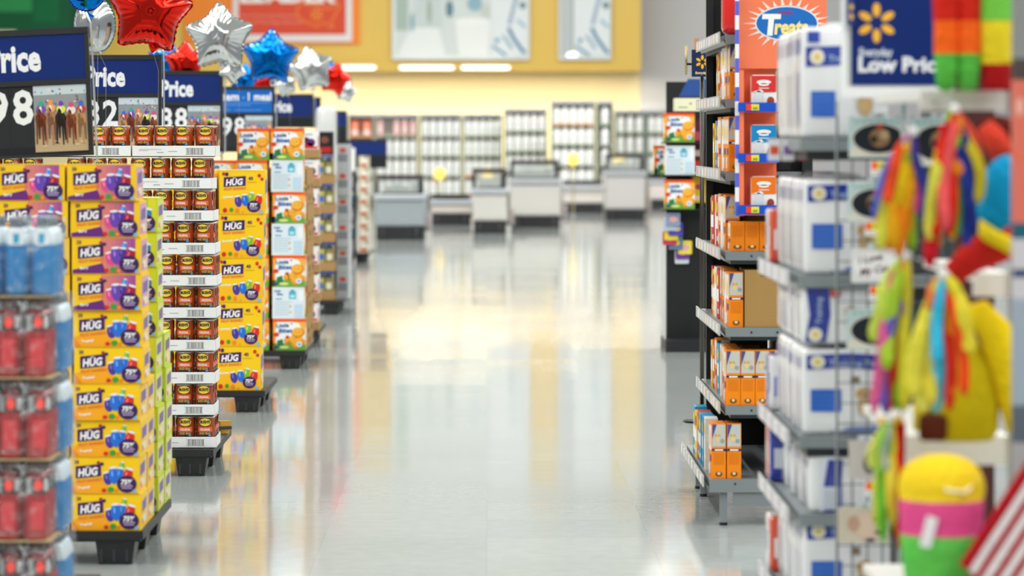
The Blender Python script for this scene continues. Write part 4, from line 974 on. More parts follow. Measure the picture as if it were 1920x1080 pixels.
tag(mb.build('cardboard_carton', loc=(1.0, GY0 + .01, .768)), 'plain tan cardboard carton at the near end of the third shelf', 'carton')
for k, (x, y, z, h, sn) in enumerate(((.955, .95, 1.37, .2, 'fifth'), (.955, 1.15, 1.062, .19, 'fourth'))): pass
mb = MB('brown'); mb.box(0, .012, 0, .2, 0, .2, lin('9C7848')); mb.box(0, .08, 0, .004, 0, .2, lin('9C7848')); mb.box(0, .08, .196, .2, 0, .2, lin('9C7848'));
cd = Stamp(tag(mb.build('carton_liner'), '', 'carton', 'opened tan cartons on the gondola'))
for z, sn in ((1.371, 'fifth'), (1.063, 'fourth'), (.466, 'second')): cd.put((1.02, GY0 + .35, z), 0, f'opened tan carton standing among treat boxes on the {sn} shelf')
# red bag and blue boxes on top
t2 = thing('pet_food_bag', (.99, GY0 + .1, 1.901), 'bright red bag with blue oval emblem on the gondola top shelf', 'bag')
mb = MB('gloss'); mb.rbox(-.07, .1, -.03, .1, 0, .2, lin('E0221A'), r=.03); f = Face(mb, (0, -.0315, 0), st=.001); f.ell(.03, .15, .05, .04, lin('1E4EA8'), 1, 16); f.rect(-.01, .1, .08, .125, W, 2); f.rect(0, .055, .03, .09, lin('CFE0F0'), 2); mb.build('bag_body', t2)
# ------------------------------------------------------------------ coral treats display
TYd = 13.08
X0 = PX(1386, TYd); X1 = X0 + .34; X2 = X0 + .15
t = thing('treat_display', (X0, TYd, PZ(405, TYd)), 'coral cardboard treats display with blue rails hung on the gondola end', 'display')
CO = lin('F5805A'); zt = PZ(-25, TYd); zb = PZ(405, TYd)
mb = MB('card'); mb.box(X0, X2, TYd + .09, TYd + .1, zb, PZ(115, TYd), CO); mb.build('back_panel', t, world=True)
mb = MB('card'); mb.box(X0, X0 + .018, TYd, TYd + .09, zb, PZ(132, TYd), CO)
for k in range(16):
    z0 = zb + k * (zt - zb) / 16; mb.box(X0 - .014, X0 - .0005, TYd - .002, TYd + .03, z0, z0 + (zt - zb) / 16, lin('EDEFF6') if k % 2 else lin('5A6AD0'))
mb.build('side_panel', t, world=True)
mb = MB('card'); mb.box(X0, X1, TYd + .05, TYd + .06, PZ(128, TYd), zt, CO); f = Face(mb, (0, TYd + .05, 0)); ccx, ccz = PX(1475, TYd + .05), PZ(43, TYd)
for k in range(26):
    a = 2 * PI * k / 26; r1 = .15 + .02 * (k % 2); f.poly([(ccx + math.cos(a - .06) * .12, ccz + math.sin(a - .06) * .07), (ccx + math.cos(a + .06) * .12, ccz + math.sin(a + .06) * .07), (ccx + math.cos(a) * r1, ccz + math.sin(a) * r1 * .62)], lin('FCE4D8'), 1)
f.ell(ccx, ccz, .122, .068, lin('E9EEF6'), 2, 28); f.ell(ccx, ccz, .117, .063, lin('1E6CC0'), 3, 28); f.text('T', ccx - .095, ccz - .042, .075, W, 4, .05, .1); f.text('reats', ccx - .048, ccz - .04, .055, lin('F4E48A'), 4, .04, .1, w=.13); f.text('PURINA', ccx - .035, ccz + .035, .012, lin('B0202C'), 4, .02)
mb.build('header', t, world=True)
for i, (yy, c1, bagn) in enumerate(((202, 'D8302E', 'red'), (297, '1488C8', 'blue'), (394, 'F07A1E', 'orange'))):
    z = PZ(yy + 8, TYd); mb = MB('card'); mb.box(X0 - .005, X2, TYd - .02, TYd - .012, z, z + .036, lin('1450C4')); mb.box(X0, X2, TYd - .012, TYd + .09, z, z + .004, CO)
    tgx = PX(1398, TYd); mb.box(tgx, tgx + .02, TYd - .024, TYd - .02, z + .006, z + .03, lin('E8442A')); mb.box(tgx + .02, tgx + .05, TYd - .024, TYd - .02, z + .006, z + .03, lin('E8D83A')); ff = Face(mb, (tgx, TYd - .024, z)); ff.rect(.026, .009, .044, .018, lin('8FA038'), 1)
    mb.build('price_rail', t, world=True)
    for q in range(1):
        xb = PX(1408, TYd) + q * .115; mb = MB('gloss'); c = lin(c1); hb = .142 if i else .138
        mb.rbox(-.05, .05, -.022, .022, 0, hb, W, r=.012); f = Face(mb, (0, -.0235, 0), st=.001); f.rect(-.048, hb * .52, .048, hb * .98, c); f.poly([(-.046, hb * .52), (-.01, hb * .6), (.0, hb * .52)], W, 2); f.ell(0, hb * .8, .028, hb * .06, W, 2, 14); f.ell(0, hb * .73, .02, hb * .04, W, 2, 12); f.rect(-.02, hb * .62, .02, hb * .64, W, 2)
        f.ell(.026, hb * .28, .014, .016, lin('A8452C'), 2); f.ell(.02, hb * .2, .012, .008, lin('8A3420'), 3); f.rect(-.04, .008, .0, .012, lin('C9CCCE'), 2); f.ell(-.02, hb * .35, .018, .03, lin('DDE0E2'), 2)
        o = mb.build('treat_bag', loc=(xb + .05, TYd + .03, z + .0045)); tag(o, f'{bagn} and white treat bag, {("top", "middle", "lowest")[i]} pocket of the coral display', 'bag', 'treat bags in the coral display')
# ------------------------------------------------------------------ far right displays
LBX = PX(1247, 24.0)
pg = thing('side_display', (LBX, 24.35, 0), 'black wire side display carrying muffin boxes at the far right', 'display rack')
mb = MB('paint'); mb.box(LBX + .02, LBX + .42, 24.22, 24.26, .0, 1.9, BK); mb.box(LBX, LBX + .45, 23.9, 24.6, 0, .08, lin('1C1C22')); mb.build('frame', pg, world=True)
mb = MB('paint')
for z in (PZ(392, 24), PZ(328, 24), PZ(267, 24)):
    mb = MB('paint'); mb.box(LBX - .02, LBX + .42, 23.98, 24.22, z - .008, z, BK); mb.build('shelf', pg, world=True)
for i, (y0, kd, d) in enumerate(((392, 'picture', 'lowest'), (328, 'panel', 'white panelled middle'), (267, 'picture', 'topmost'))):
    LB[kd].put((LBX, 24.0, PZ(y0, 24)), .02 * (i - 1), f'{d} muffin box in the right side display')
LB['picture'].put((LBX - .05, 24.5, PZ(328, 24.0)), 0, 'muffin box peeking out behind, just left of the right side display')
mb = MB('card'); mb.box(LBX - .06, LBX + .17, 24.49, 24.72, PZ(328, 24.0) - .01, PZ(328, 24.0) - .001, BK); mb.box(LBX + .0, LBX + .02, 24.26, 24.6, PZ(328, 24.0) - .02, PZ(328, 24.0) - .01, BK); mb.build('arm_shelf', pg, world=True)
R = random.Random(4)
for k in range(9):
    c = ['8A9AB8', 'B8C4D8', '4A3AB0', 'E8D22E', 'C82A5A', '5A7A9A', 'F0D84A', '6A2A9A', 'D8E0E8'][k]
    z = PZ(398 + k * 9, 24); mb = MB('gloss'); mb.rbox(-.05, .05, -.015, .015, -.1, 0, lin(c), r=.01); Face(mb, (0, -.016, -.1)).ell(0, .05, .03, .02, lin(['E8B0B0', 'F2F2F2', 'E8D22E'][k % 3]))
    mb.tube([(0, .01, -.01), (.02, .1, 0)], .003, GREY)
    o = mb.build('snack_packet', loc=(LBX + .1 + R.uniform(-.07, .06), 24.05 + k * .018, z)); tag(o, f'small colourful hanging packet, {ORD[k]} down, below the right side muffin boxes', 'packet', 'small hanging packets at the far right')
# tall items behind: berries and yellow pack
for i, (x0, x1, y0, y1, c, nm) in enumerate(((1297, 1318, 225, 300, '5A2036', 'dark purple berry pack'), (1298, 1316, 301, 330, 'D8402A', 'red and yellow pack'), (1290, 1316, 331, 380, 'E8C82A', 'bright yellow pack'))):
    Y = 24.1; h = (y1 - y0) / FPX * Y; w_ = (x1 - x0) / FPX * Y
    mb = MB('card'); mb.box(0, w_, 0, .1, 0, h, lin(c)); f = Face(mb, (0, 0, 0)); f.ell(w_ * .5, h * .6, w_ * .3, h * .12, lin('C84A6A')); f.rect(w_ * .1, h * .1, w_ * .9, h * .25, lin('E8D8C8'))
    o = mb.build('boxed_pack', loc=(PX(x0, Y) + (.0 if i < 2 else .03), Y + .0, PZ(y1, Y))); tag(o, nm + ' beside the right side muffin boxes', 'pack')
# low price sign small, navy panel, cream ledge
t = thing('store_sign', (PX(1318, 18.0), 18.0, PZ(144, 18.0)), 'small navy sign with yellow sunburst left of the gondola', 'sign')
mb = MB('card'); Y = 18.0; mb.box(PX(1297, Y), PX(1337, Y), Y, Y + .02, PZ(144, Y), PZ(93, Y), lin('14264A')); f = Face(mb, (PX(1297, Y), Y, PZ(144, Y))); f.spark(.056, .078, .036, lin('F8B020'), 1, .2); f.text('Everyday', .02, .015, .012, lin('E8D8B0'), 1, .03); mb.build('panel', t, world=True)
mb = MB('metal'); mb.tube([(PX(1287, Y), Y + .02, PZ(140, Y)), (PX(1287, Y), Y + .02, PZ(86, Y))], .006, lin('B8A070')); mb.tube([(PX(1287, Y), Y + .02, PZ(120, Y)), (PX(1300, Y), Y + .02, PZ(120, Y))], .006, BK); mb.tube([(PX(1317, Y), Y + .03, PZ(100, Y)), (PX(1317, Y), Y + .03, .01)], .012, lin('4A4640')); mb.lathe([(.1, 0), (.1, .01)], 16, (PX(1317, Y), Y + .03, 0), cols=BK); mb.build('post', t, world=True)
t = thing('clip_board_sign', (PX(1305, 18), 18.1, PZ(93, 18)), 'thin tan card standing above the small sunburst sign', 'card'); mb = MB('brown'); mb.box(PX(1302, 18), PX(1311, 18), 18.0, 18.02, PZ(93, 18), PZ(72, 18), lin('C08A6A')); mb.build('card', t, world=True)
Y = 23.2; t = thing('header_sign', (PX(1300, Y), Y, PZ(181, Y)), 'plain blue header panel above the right side muffin display', 'sign')
mb = MB('card'); mb.poly([P(1273, 181, Y), P(1315, 181, Y), P(1315, 148, Y), P(1290, 148, Y)], lin('2C4F94')); mb.box(PX(1290, Y), PX(1336, Y), Y + .005, Y + .025, PZ(181, Y), PZ(148, Y), lin('2C4F94')); mb.box(PX(1325, Y), PX(1340, Y), Y - .01, Y + .004, PZ(185, Y), PZ(163, Y), lin('3A92CC')); mb.build('panel', t, world=True)
mb = MB('card'); mb.box(PX(1267, Y), PX(1328, Y), Y + .0, Y + .3, PZ(208, Y), PZ(184, Y), lin('E6E4C4')); f = Face(mb, (PX(1267, Y), Y, PZ(208, Y))); f.ell(.1, .05, .008, .006, lin('3A6A6A')); f.rect(.17, .01, .21, .07, lin('F2EFC8')); f.rect(.02, .02, .08, .028, lin('9A9A70')); mb.build('ledge', t, world=True)
mb = MB('metal'); mb.tube([(PX(1320, Y), Y + .2, PZ(195, Y)), (PX(1320, Y), Y + .2, 0)], .012, BK); mb.build('post', t, world=True)
# ------------------------------------------------------------------ pad gondola
PY = 9.4
t = thing('gondola_shelving', (.87, PY, 0), 'grey wire backed gondola holding the white puppy pad packs', 'shelving')
def pshelf(z, x0=.862, nm='shelf'):
    mb = MB('paint'); mb.box(x0, 1.32, PY - .02, PY + 1.05, z - .035, z, lin('868E90')); mb.box(x0 + .02, 1.3, PY, PY + 1.0, z - .06, z - .035, lin('2E3234')); s = mb.build('shelf', t, world=True)
    if z > 1.3: return
    m2 = MB('card'); m2.box(x0 - .03, x0 - .026, PY + .02, PY + 1.05, z - .035, z + .01, lin('C9CACC')); m2.box(x0 - .028, x0, PY + .02, PY + 1.05, z - .03, z - .026, SG2)
    for k in range(4): m2.box(x0 - .033, x0 - .03, PY + .1 + k * .24, PY + .2 + k * .24, z - .03, z + .006, lin('E6DFE2'))
    o = m2.build('price_strip', s)
    for v in o.data.vertices: v.co -= Vector(t.location)
for z in (1.5, 1.124, .683, .468, .2): pshelf(z)
mb = MB('paint'); mb.box(1.33, 1.36, PY, PY + 1.05, 0, 2.2, lin('54585A')); mb.box(.9, 1.33, PY + .1, PY + 1.0, 0, .14, lin('3A3E40')); mb.build('back_panel', t, world=True)
mb = MB('paint'); mb.box(1.125, 1.32, PY + .02, PY + .035, .475, 1.5, lin('3E4446')); mb.build('added_dark_board', t, world=True)  # dark board added behind the grid, standing in for shade between the mats
def pad_proto(w_, h, d, kind):
    mb = MB('gloss'); mb.rbox(0, w_, 0, d, 0, h, lin('ECEDEF'), r=.014, puff=.003); f = Face(mb, (0, -.0035, 0), st=.0012); B = lin('1438A0')
    if kind == 'pads':
        f.poly([(.01, h * .76), (w_ * .5, h * .79), (w_ - .006, h * .74), (w_ - .006, h * .93), (w_ * .5, h * .95), (.01, h * .93)], B)
        f.ell(w_ * .17, h * .85, w_ * .085, h * .075, lin('EFE9D4'), 2, 16); f.ell(w_ * .17, h * .85, w_ * .04, h * .035, lin('E8D070'), 3, 12); f.text('Training Pads', w_ * .3, h * .81, h * .065, lin('A9C2E4'), 2, .02, w=w_ * .62)
        f.rect(w_ * .09, h * .27, w_ * .44, h * .53, lin('1C62CC'), 2)
        for i in range(4): f.rect(w_ * .12, h * (.32 + i * .05), w_ * .4, h * (.327 + i * .05), lin('5E9AE4'), 3)
        dogprint(f, w_ * .72, h * .34, w_ * .17, 3, 'C9A878'); f.poly([(w_ * .42, .006), (w_ - .008, .006), (w_ - .008, h * .1), (w_ * .52, h * .08)], lin('5A7AB8'), 2); f.rect(w_ * .3, .006, w_ * .9, .01, lin('8A94A8'), 3)
        f.rect(w_ * .55, h * .6, w_ * .65, h * .68, lin('8A7460'), 3)
    elif kind == 'tall':
        f.poly([(.01, h * .64), (w_ * .5, h * .66), (w_ - .006, h * .62), (w_ - .006, h * .8), (w_ * .5, h * .83), (.01, h * .82)], B)
        f.ell(w_ * .17, h * .73, w_ * .085, h * .07, lin('EFE9D4'), 2, 16); f.ell(w_ * .17, h * .73, w_ * .04, h * .033, lin('E8D070'), 3, 12); f.text('Training Pads', w_ * .3, h * .69, h * .055, lin('A9C2E4'), 2, .02, w=w_ * .62)
        f.rect(w_ * .06, h * .86, w_ * .2, h * .96, lin('2848B0'), 2); f.rect(w_ * .1, h * .19, w_ * .38, h * .42, lin('1C62CC'), 2)
        for i in range(4): f.rect(w_ * .12, h * (.23 + i * .045), w_ * .36, h * (.236 + i * .045), lin('5E9AE4'), 3)
        dogprint(f, w_ * .72, h * .3, w_ * .17, 3, 'C9A878')
    elif kind == 'box':
        f.poly([(w_ * .04, .004), (w_ * .3, .004), (w_ * .36, h * .5), (w_ * .34, h - .004), (w_ * .06, h - .004), (w_ * .1, h * .5)], B); f.ell(w_ * .17, h * .16, w_ * .09, h * .12, lin('EFE9D4'), 2, 14); f.ell(w_ * .17, h * .16, w_ * .04, h * .05, lin('E8D070'), 3)
        f.text('Training', w_ * .25, h * .34, h * .1, lin('A9C2E4'), 2, .02, rot=PI / 2); f.ell(w_ * .42, h * .88, w_ * .07, h * .08, lin('C8424A'), 3, 12); dogprint(f, w_ * .62, h * .42, w_ * .13, 3, 'C9A070'); f.rect(w_ * .8, h * .02, w_ * .96, h * .42, lin('2E74B4'), 2)
    else:
        f.rect(w_ * .14, .004, w_ * .42, h - .004, lin('DDE2EE')); f.poly([(w_ * .2, h * .45), (w_ * .44, h * .45), (w_ * .46, h * .92), (w_ * .26, h * .92)], lin('16309A'), 2); f.rect(w_ * .2, h * .08, w_ * .4, h * .4, lin('C9D0DC'), 2); f.rect(w_ * .42, h * .02, w_ * .45, h * .5, lin('3A4EB0'), 2); f.rect(w_ * .2, .002, w_ * .7, h * .05, lin('20389A'), 3)
    g = Face(mb, (-.0035, 0, 0), (0, 1, 0), (0, 0, 1), (-1, 0, 0), st=.001); g.rect(d * .25, h * .76, d * .75, h * .9, lin('8A96D0')); g.rect(d * .3, h * .1, d * .6, h * .6, lin('C9CCE0')); g.rect(d * .68, h * .1, d * .78, h * .65, lin('DCC8C4'))
    if kind in ('pads', 'tall'): mb.tube([(w_ * .3, d / 2, h - .002), (w_ * .34, d / 2, h + .012), (w_ * .66, d / 2, h + .012), (w_ * .7, d / 2, h - .002)], .006, lin('E4E6EA'), 6, flat=.4)
    o = mb.build('puppy_pad_pack'); return tag(o, '', 'pack', 'white puppy pad packs')
PA = Stamp(pad_proto(.24, .255, .105, 'pads')); PT = Stamp(pad_proto(.24, .305, .105, 'tall')); PM = Stamp(pad_proto(.24, .262, .105, 'pads')); PB = Stamp(pad_proto(.24, .235, .105, 'pads')); PC = Stamp(pad_proto(.22, .158, .105, 'box')); PE = Stamp(pad_proto(.2, .158, .105, 'plain'))
def padrow(st, z, n, nm, x0=.872, dx=0, step=.112, y0=PY):
    for i in range(n):
        st.put((x0 + dx * i + random.uniform(-.006, .004), y0 + i * step, z), random.uniform(-.03, .03), f'{nm}, {ORD[i]} back from the front' if i else f'{nm}, frontmost')
padrow(PT, 1.501, 7, 'white puppy pad pack in the top row')
padrow(PM, 1.125, 7, 'white pad pack on the second highest shelf')
padrow(PB, .684, 7, 'white pad pack under the blue banded boxes')
padrow(PC, .684 + .25, 7, 'white box with vertical blue band')
padrow(PE, .469, 7, 'plain white pad pack with navy stripe', .885)
padrow(PA, .2005, 7, 'white puppy pad pack on the bottom shelf', .872, step=.112)
for i in range(2): PA.put((.872 + .262, PY + .04 + i * .12, .2005), .0, f'white puppy pad pack on the bottom shelf right side, {("front", "rear")[i]}')
# small side packs along the aisle face, further back
R = random.Random(9)
sp = {}
for nm, c1, c2 in (('red', 'E0563A', 'F2EDE8'), ('blue', '2438A0', 'D8DCE8'), ('white', 'E6E6EA', '7A86C8')):
    mb = MB('gloss'); mb.rbox(-.01, .05, 0, .09, 0, .16, lin(c1), r=.008); Face(mb, (-.0105, 0, 0), (0, 1, 0), (0, 0, 1), (-1, 0, 0)).rect(.02, .05, .07, .11, lin(c2)); Face(mb, (0, -.0005, 0)).rect(.0, .04, .04, .1, lin(c2))
    sp[nm] = Stamp(tag(mb.build('small_pet_pack'), '', 'pack', 'small pet packs behind the pad packs'))
for si, (z, n) in enumerate(((.2, 2), (.469, 2), (.684, 2), (1.125, 2))):
    for i in range(n):
        nm = ['red', 'blue', 'white'][(i * 2 + si) % 3]; sp[nm].put((.862, PY + .83 + i * .1, z + .001), 0, f'small {nm} pet pack, {ORD[i]} one past the pads, {("bottom", "second", "third", "fourth")[si]} shelf')
for i, (x, c1, c2) in enumerate(((1452, 'E8E6E8', 'E0563A'), (1478, 'E4E0E4', '7A5AA0'), (1508, 'D8404A', 'F0E0E0'), (1537, 'E05A6A', 'F2D8DC'), (1556, '20306A', 'C8CCD8'))):
    Y = PY + .35; mb = MB('card'); mb.box(-.017, .017, 0, .02, -.06, 0, lin(c1)); Face(mb, (0, 0, -.06)).rect(-.012, .018, .012, .042, lin(c2)); mb.tube([(0, .01, 0), (0, .01, 1.44 - PZ(262, Y))], .002, GREY)
    tag(mb.build('hanging_card', loc=(PX(x, Y), Y, PZ(262, Y))), f'small hanging card in the gap above the second pad row, {cnt(i, 5)}', 'card', 'small cards hanging between the pad rows')
# ------------------------------------------------------------------ wire grid with hanging pet mats
HY = 9.2
t = thing('wire_grid_rack', (PX(1570, HY), HY, 0), 'grey wire grid rack holding pet mats beside the pad packs', 'rack')
mb = MB('metal'); gx0, gx1 = PX(1574, HY), PX(1800, HY); C = lin('5A6264')
for k in range(26): 
    z = .12 + k * .055; mb.box(gx0, gx1, HY + .05, HY + .053, z, z + .003, C, 'paint')
for k in range(9):
    x = gx0 + k * (gx1 - gx0) / 8; mb.box(x - .002, x + .002, HY + .053, HY + .057, .02, 1.56, C, 'paint')
mb.build('grid', t, world=True)
mb = MB('paint')
for x in (gx0, gx1): mb.box(x - .003, x + .003, HY + .057, HY + .08, 0, 1.6, lin('A4AAAA'))
mb.box(gx0 - .01, gx1 + .01, HY - .2, HY + .2, 0, .03, lin('3A3E40')); mb.build('stand', t, world=True)
def mat_card(x0, y0, x1, y1, kind, label, Y=HY + .02, tagx=None):
    w_ = PX(x1, Y) - PX(x0, Y); h = PZ(y0, Y) - PZ(y1, Y)
    t = thing('pet_mat', (PX(x0, Y), Y, PZ(y1, Y)), label, 'pet mat', 'pet mats hanging on the wire grid')
    mb = MB('card'); mb.box(0, w_, 0, .014, 0, h, lin({'oval': 'B9D0CE', 'text': 'E3E2E0', 'photo': 'CFC4B0', 'cat': 'C4BCB4'}[kind])); f = Face(mb, (0, 0, 0))
    if kind == 'oval':
        f.rect(.003, .003, w_ - .003, h * .25, lin('D8D4C6')); f.ell(w_ / 2, h * .47, w_ * .46, h * .40, lin('D6D2C6'), 2, 24); f.ell(w_ / 2, h * .48, w_ * .43, h * .36, lin('1A2128'), 3, 24)
        f.ell(w_ * .52, h * .5, w_ * .18, h * .24, lin('8A6A4A'), 4, 14); f.ell(w_ * .42, h * .46, w_ * .06, h * .1, lin('2E2620'), 5); f.ell(w_ * .52, h * .78, w_ * .05, h * .06, lin('C8281E'), 5); f.ell(w_ * .6, h * .58, w_ * .08, h * .12, lin('B89A74'), 5)
        for i in range(7): f.rect(w_ * (.1 + i * .12), h * .88, w_ * (.16 + i * .12), h * .93, lin('8FB0B0'), 2)
    elif kind == 'text':
        f.ell(w_ * .5, h * .5, w_ * .46, h * .42, lin('F0EFED'), 2, 20); f.text('I Love', w_ * .15, h * .55, h * .2, lin('5A1E2A'), 3, .02, .3, rot=.18); f.text('My Cat', w_ * .18, h * .2, h * .2, lin('5A1E2A'), 3, .02, .3, rot=.18)
    elif kind == 'cat':
        f.ell(w_ * .6, h * .4, w_ * .2, h * .28, lin('7A7270'), 2); f.ell(w_ * .62, h * .62, w_ * .1, h * .12, lin('4A4644'), 3)
    else:
        f.ell(w_ * .6, h * .5, w_ * .32, h * .38, lin('D8BFA8'), 2, 18); f.ell(w_ * .3, h * .55, w_ * .12, h * .22, lin('C09A84'), 3); f.ell(w_ * .72, h * .68, w_ * .06, h * .06, lin('3A302C'), 4); f.ell(w_ * .8, h * .3, w_ * .1, h * .06, lin('5A4A44'), 4); f.ell(w_ * .62, h * .02 + .006, w_ * .1, h * .05, lin('3A3440'), 4)
    mb.build('mat', t)
    mb = MB('metal'); mb.tube([(w_ / 2, -.03, h + .008), (w_ / 2, .03, h + .006)], .003, GREY); mb.box(w_ / 2 - .02, w_ / 2 + .02, .002, .006, h, h + .014, lin('C9D0D0'), 'card'); mb.build('hanger', t)
    return t
mat_card(1592, 221, 1702, 296, 'oval', 'pale blue mat with black oval and brown dog, topmost on the grid')
mat_card(1708, 221, 1812, 312, 'oval', 'pale mat with black oval, right of the topmost one behind ribbons', HY + .02)
mat_card(1590, 343, 1690, 417, 'oval', 'pale blue mat with black oval, second one down the grid')
mat_card(1597, 466, 1684, 530, 'text', 'white mat with dark red handwriting, below the two oval mats')
mat_card(1588, 580, 1700, 656, 'oval', 'pale mat with black oval, below the handwriting mat')
mat_card(1592, 826, 1655, 898, 'cat', 'beige mat with grey cat, lower part of the wire grid')
mat_card(1572, 952, 1668, 1018, 'photo', 'beige mat with a pale dog face, lowest on the grid')
for i, (x, y, d) in enumerate(((1640, 172, 'just under the big navy sign'), (1633, 302, 'under the topmost oval mat'), (1622, 416, 'above the handwriting mat'), (1630, 536, 'right below the handwriting mat'), (1622, 903, 'above the dog face mat'))):
    Y = HY - .06; mb = MB('card'); k = Y / FPX; mb.box(0, 36 * k, 0, .003, -26 * k, 0, W); f = Face(mb, (0, 0, -26 * k)); f.rect(.002, 10 * k, 12 * k, 25 * k, lin('F0622A')); f.rect(12 * k, 10 * k, 34 * k, 25 * k, lin('E8DC3A')); f.rect(15 * k, 14 * k, 30 * k, 20 * k, lin('B0AC3A'), 2); f.rect(3 * k, 4 * k, 24 * k, 6 * k, GREY, 2)
    mb.tube([(18 * k, .003, -5 * k), (18 * k, .11, -5 * k)], .002, GREY, mat='metal')
    tag(mb.build('price_tag', loc=(PX(x, Y), Y, PZ(y, Y))), 'orange and yellow price tag on a hook, ' + d, 'price tag', 'price tags on the wire grid hooks')
# low price sign
LY = 9.1; t = thing('store_sign', (PX(1580, LY), LY, PZ(182, LY)), 'large navy everyday low price sign with yellow sunburst in white frame', 'sign')
x0, x1 = PX(1578, LY), PX(1578, LY) + .34; z0, z1 = PZ(183, LY), PZ(-40, LY); mb = MB('plastic'); mb.box(x0, x1, LY, LY + .02, z0, z1, lin('E3E6E8')); mb.box(x0, x1, LY - .012, LY, z0, z0 + .028, lin('EEF0F0')); mb.box(x0, x0 + .012, LY - .012, LY, z0 + .028, z1, lin('EEF0F0')); mb.build('frame', t, world=True)
k = LY / FPX; mb = MB('card'); a, b = PX(1596, LY), z0 + .034; mb.box(a, x1 - .02, LY - .006, LY - .0005, b, z1, lin('05266C')); f = Face(mb, (0, LY - .006, 0)); f.spark(PX(1643, LY), PZ(43, LY), 37 * k, lin('F6B83C'), 1, .2)
f.text('Everyday', PX(1611, LY), PZ(105, LY), 15 * k, lin('D6DCE8'), 1, .03, w=62 * k); f.text('Low Price', PX(1609, LY), PZ(134, LY), 27 * k, lin('EEF0F4'), 1, .04, w=165 * k); mb.build('panel', t, world=True)
mb = MB('plastic'); mb.box(PX(1588, LY), PX(1600, LY), LY - .03, LY - .013, PZ(47, LY), z1, lin('16307A')); f = Face(mb, (PX(1588, LY), LY - .03, PZ(47, LY))); f.ell(6 * k, 15 * k, 4 * k, 6 * k, lin('D8B24A')); f.ell(6 * k, 33 * k, 4 * k, 6 * k, lin('D8B24A')); mb.build('corner_clip', t, world=True)
mb = MB('metal'); mb.tube([((x0 + x1) / 2, LY + .03, z0 + .1), ((x0 + x1) / 2, LY + .03, .01)], .01, GREY); mb.build('post', t, world=True)

# ------------------------------------------------------------------ pinata shelves
QY = 7.75
t = thing('pinata_shelving', (PX(1730, QY), QY, 0), 'white shelving with pinatas at the right edge', 'shelving')
qx0, qx1 = PX(1722, QY), PX(1893, QY); WS = lin('E2E0DA')
for i, (yt, yb, xa) in enumerate(((170, 207, 1726), (512, 556, 1826), (818, 872, 1700), (1150, 1190, 1700))):
    xa = PX(xa, QY); mb = MB('paint'); mb.box(xa, qx1, QY, QY + .02, PZ(yb, QY), PZ(yt, QY), WS); mb.box(xa, qx1, QY + .02, QY + .9, PZ(yt, QY) - .02, PZ(yt, QY), WS); s_ = mb.build('shelf', t, world=True)
mb = MB('paint'); mb.box(qx1, qx1 + .012, QY - .01, QY + .03, 0, 2.1, lin('8F9294')); mb.build('upright', t, world=True)
mb = MB('paint'); mb.box(PX(1790, QY + .9), qx1 + .1, QY + .9, QY + .92, .0, 2.0, lin('4A2220')); mb.build('back_panel', t, world=True)
cr = lambda h: lin(h)
def banded(stops):
    def fn(u):
        for lim, c in stops:
            if u <= lim: return c
        return stops[-1][1]
    return fn
# leg pinatas standing on the top shelf
zs = PZ(170, QY - .04)
t = thing('pinata', (PX(1795, 7.7), 7.7, zs), 'red, orange and green fringed pinata with two legs on top shelf', 'pinata')
for i, dx in enumerate((-.025, .025)):
    mb = MB('crepe'); mb.lathe([(.010, .0), (.021, .006), (.0265, .05), (.0265, .077), (.0285, .083), (.028, .15), (.029, .157), (.032, .22), (.03, .3)], 18, (dx, 0, 0), cols=[lin('5CBF4A')] * 4 + [lin('FF6A20')] * 2 + [lin('D42A1E')] * 3); mb.build('leg', t)
mb = MB('crepe'); mb.rbox(-.06, .06, -.05, .25, .29, .43, lin('C4201C'), r=.03); mb.build('body', t)
t = thing('pinata', (PX(1877, 7.7), 7.7, zs), 'green, yellow and red banded pinata at the top right corner', 'pinata')
for i, dx in enumerate((-.013, .030)):
    mb = MB('crepe'); mb.lathe([(.022, .0), (.031, .008), (.033, .055), (.036, .06), (.038, .15), (.039, .156), (.04, .22), (.036, .3)], 18, (dx, .0 + .07 * i, 0), cols=[lin('B81E20')] * 3 + [lin('F2DA2E')] * 2 + [lin('7ACB4A')] * 3); mb.build('leg', t)
mb = MB('crepe'); mb.rbox(-.06, .08, -.05, .25, .29, .43, lin('7ACB4A'), r=.03); mb.build('body', t)
# ribbons
def tassel(x, y, Y, spec, label, headc='D8D8D4', seed=1):
    c = P(x, y, Y); R_ = random.Random(seed); t = thing('ribbon_tassel', c, label, 'ribbon tassel', 'hanging ribbon tassels at the right')
    for i, (x1, y1, col, wd) in enumerate(spec):
        e = P(x1, y1, Y) - c; pts = []; yo = R_.uniform(-.03, .03); b = R_.uniform(-.006, .006)
        for k in range(12):
            s_ = k / 11; pts.append((e.x * (1 - (1 - s_) ** 2.2) + b * math.sin(s_ * 7), yo * math.sin(s_ * PI * .5) + .008 * math.sin(s_ * 9 + i), e.z * s_ - 0 * s_))
        rr = [wd * (.35 + .65 * math.sin(min(1, s_ / 11 * 1.6 + .1) * PI / 2)) * (1 if s_ < 11 else .5) for s_ in range(12)]
        mb = MB('crepe'); mb.tube(pts, [1.3 * q for q in rr], lin(col), 8, flat=.22, up=(0, 1, 0)); mb.build('ribbon', t)
    mb = MB('gloss'); mb.ball((0, 0, 0), .012, .012, .012, lin(headc), 12, 8); mb.tube([(0, 0, 0), (0, .02, .015), (0, QY - Y if QY > Y else .1, .02)], .003, GREY, mat='metal'); mb.build('hook', t); return t
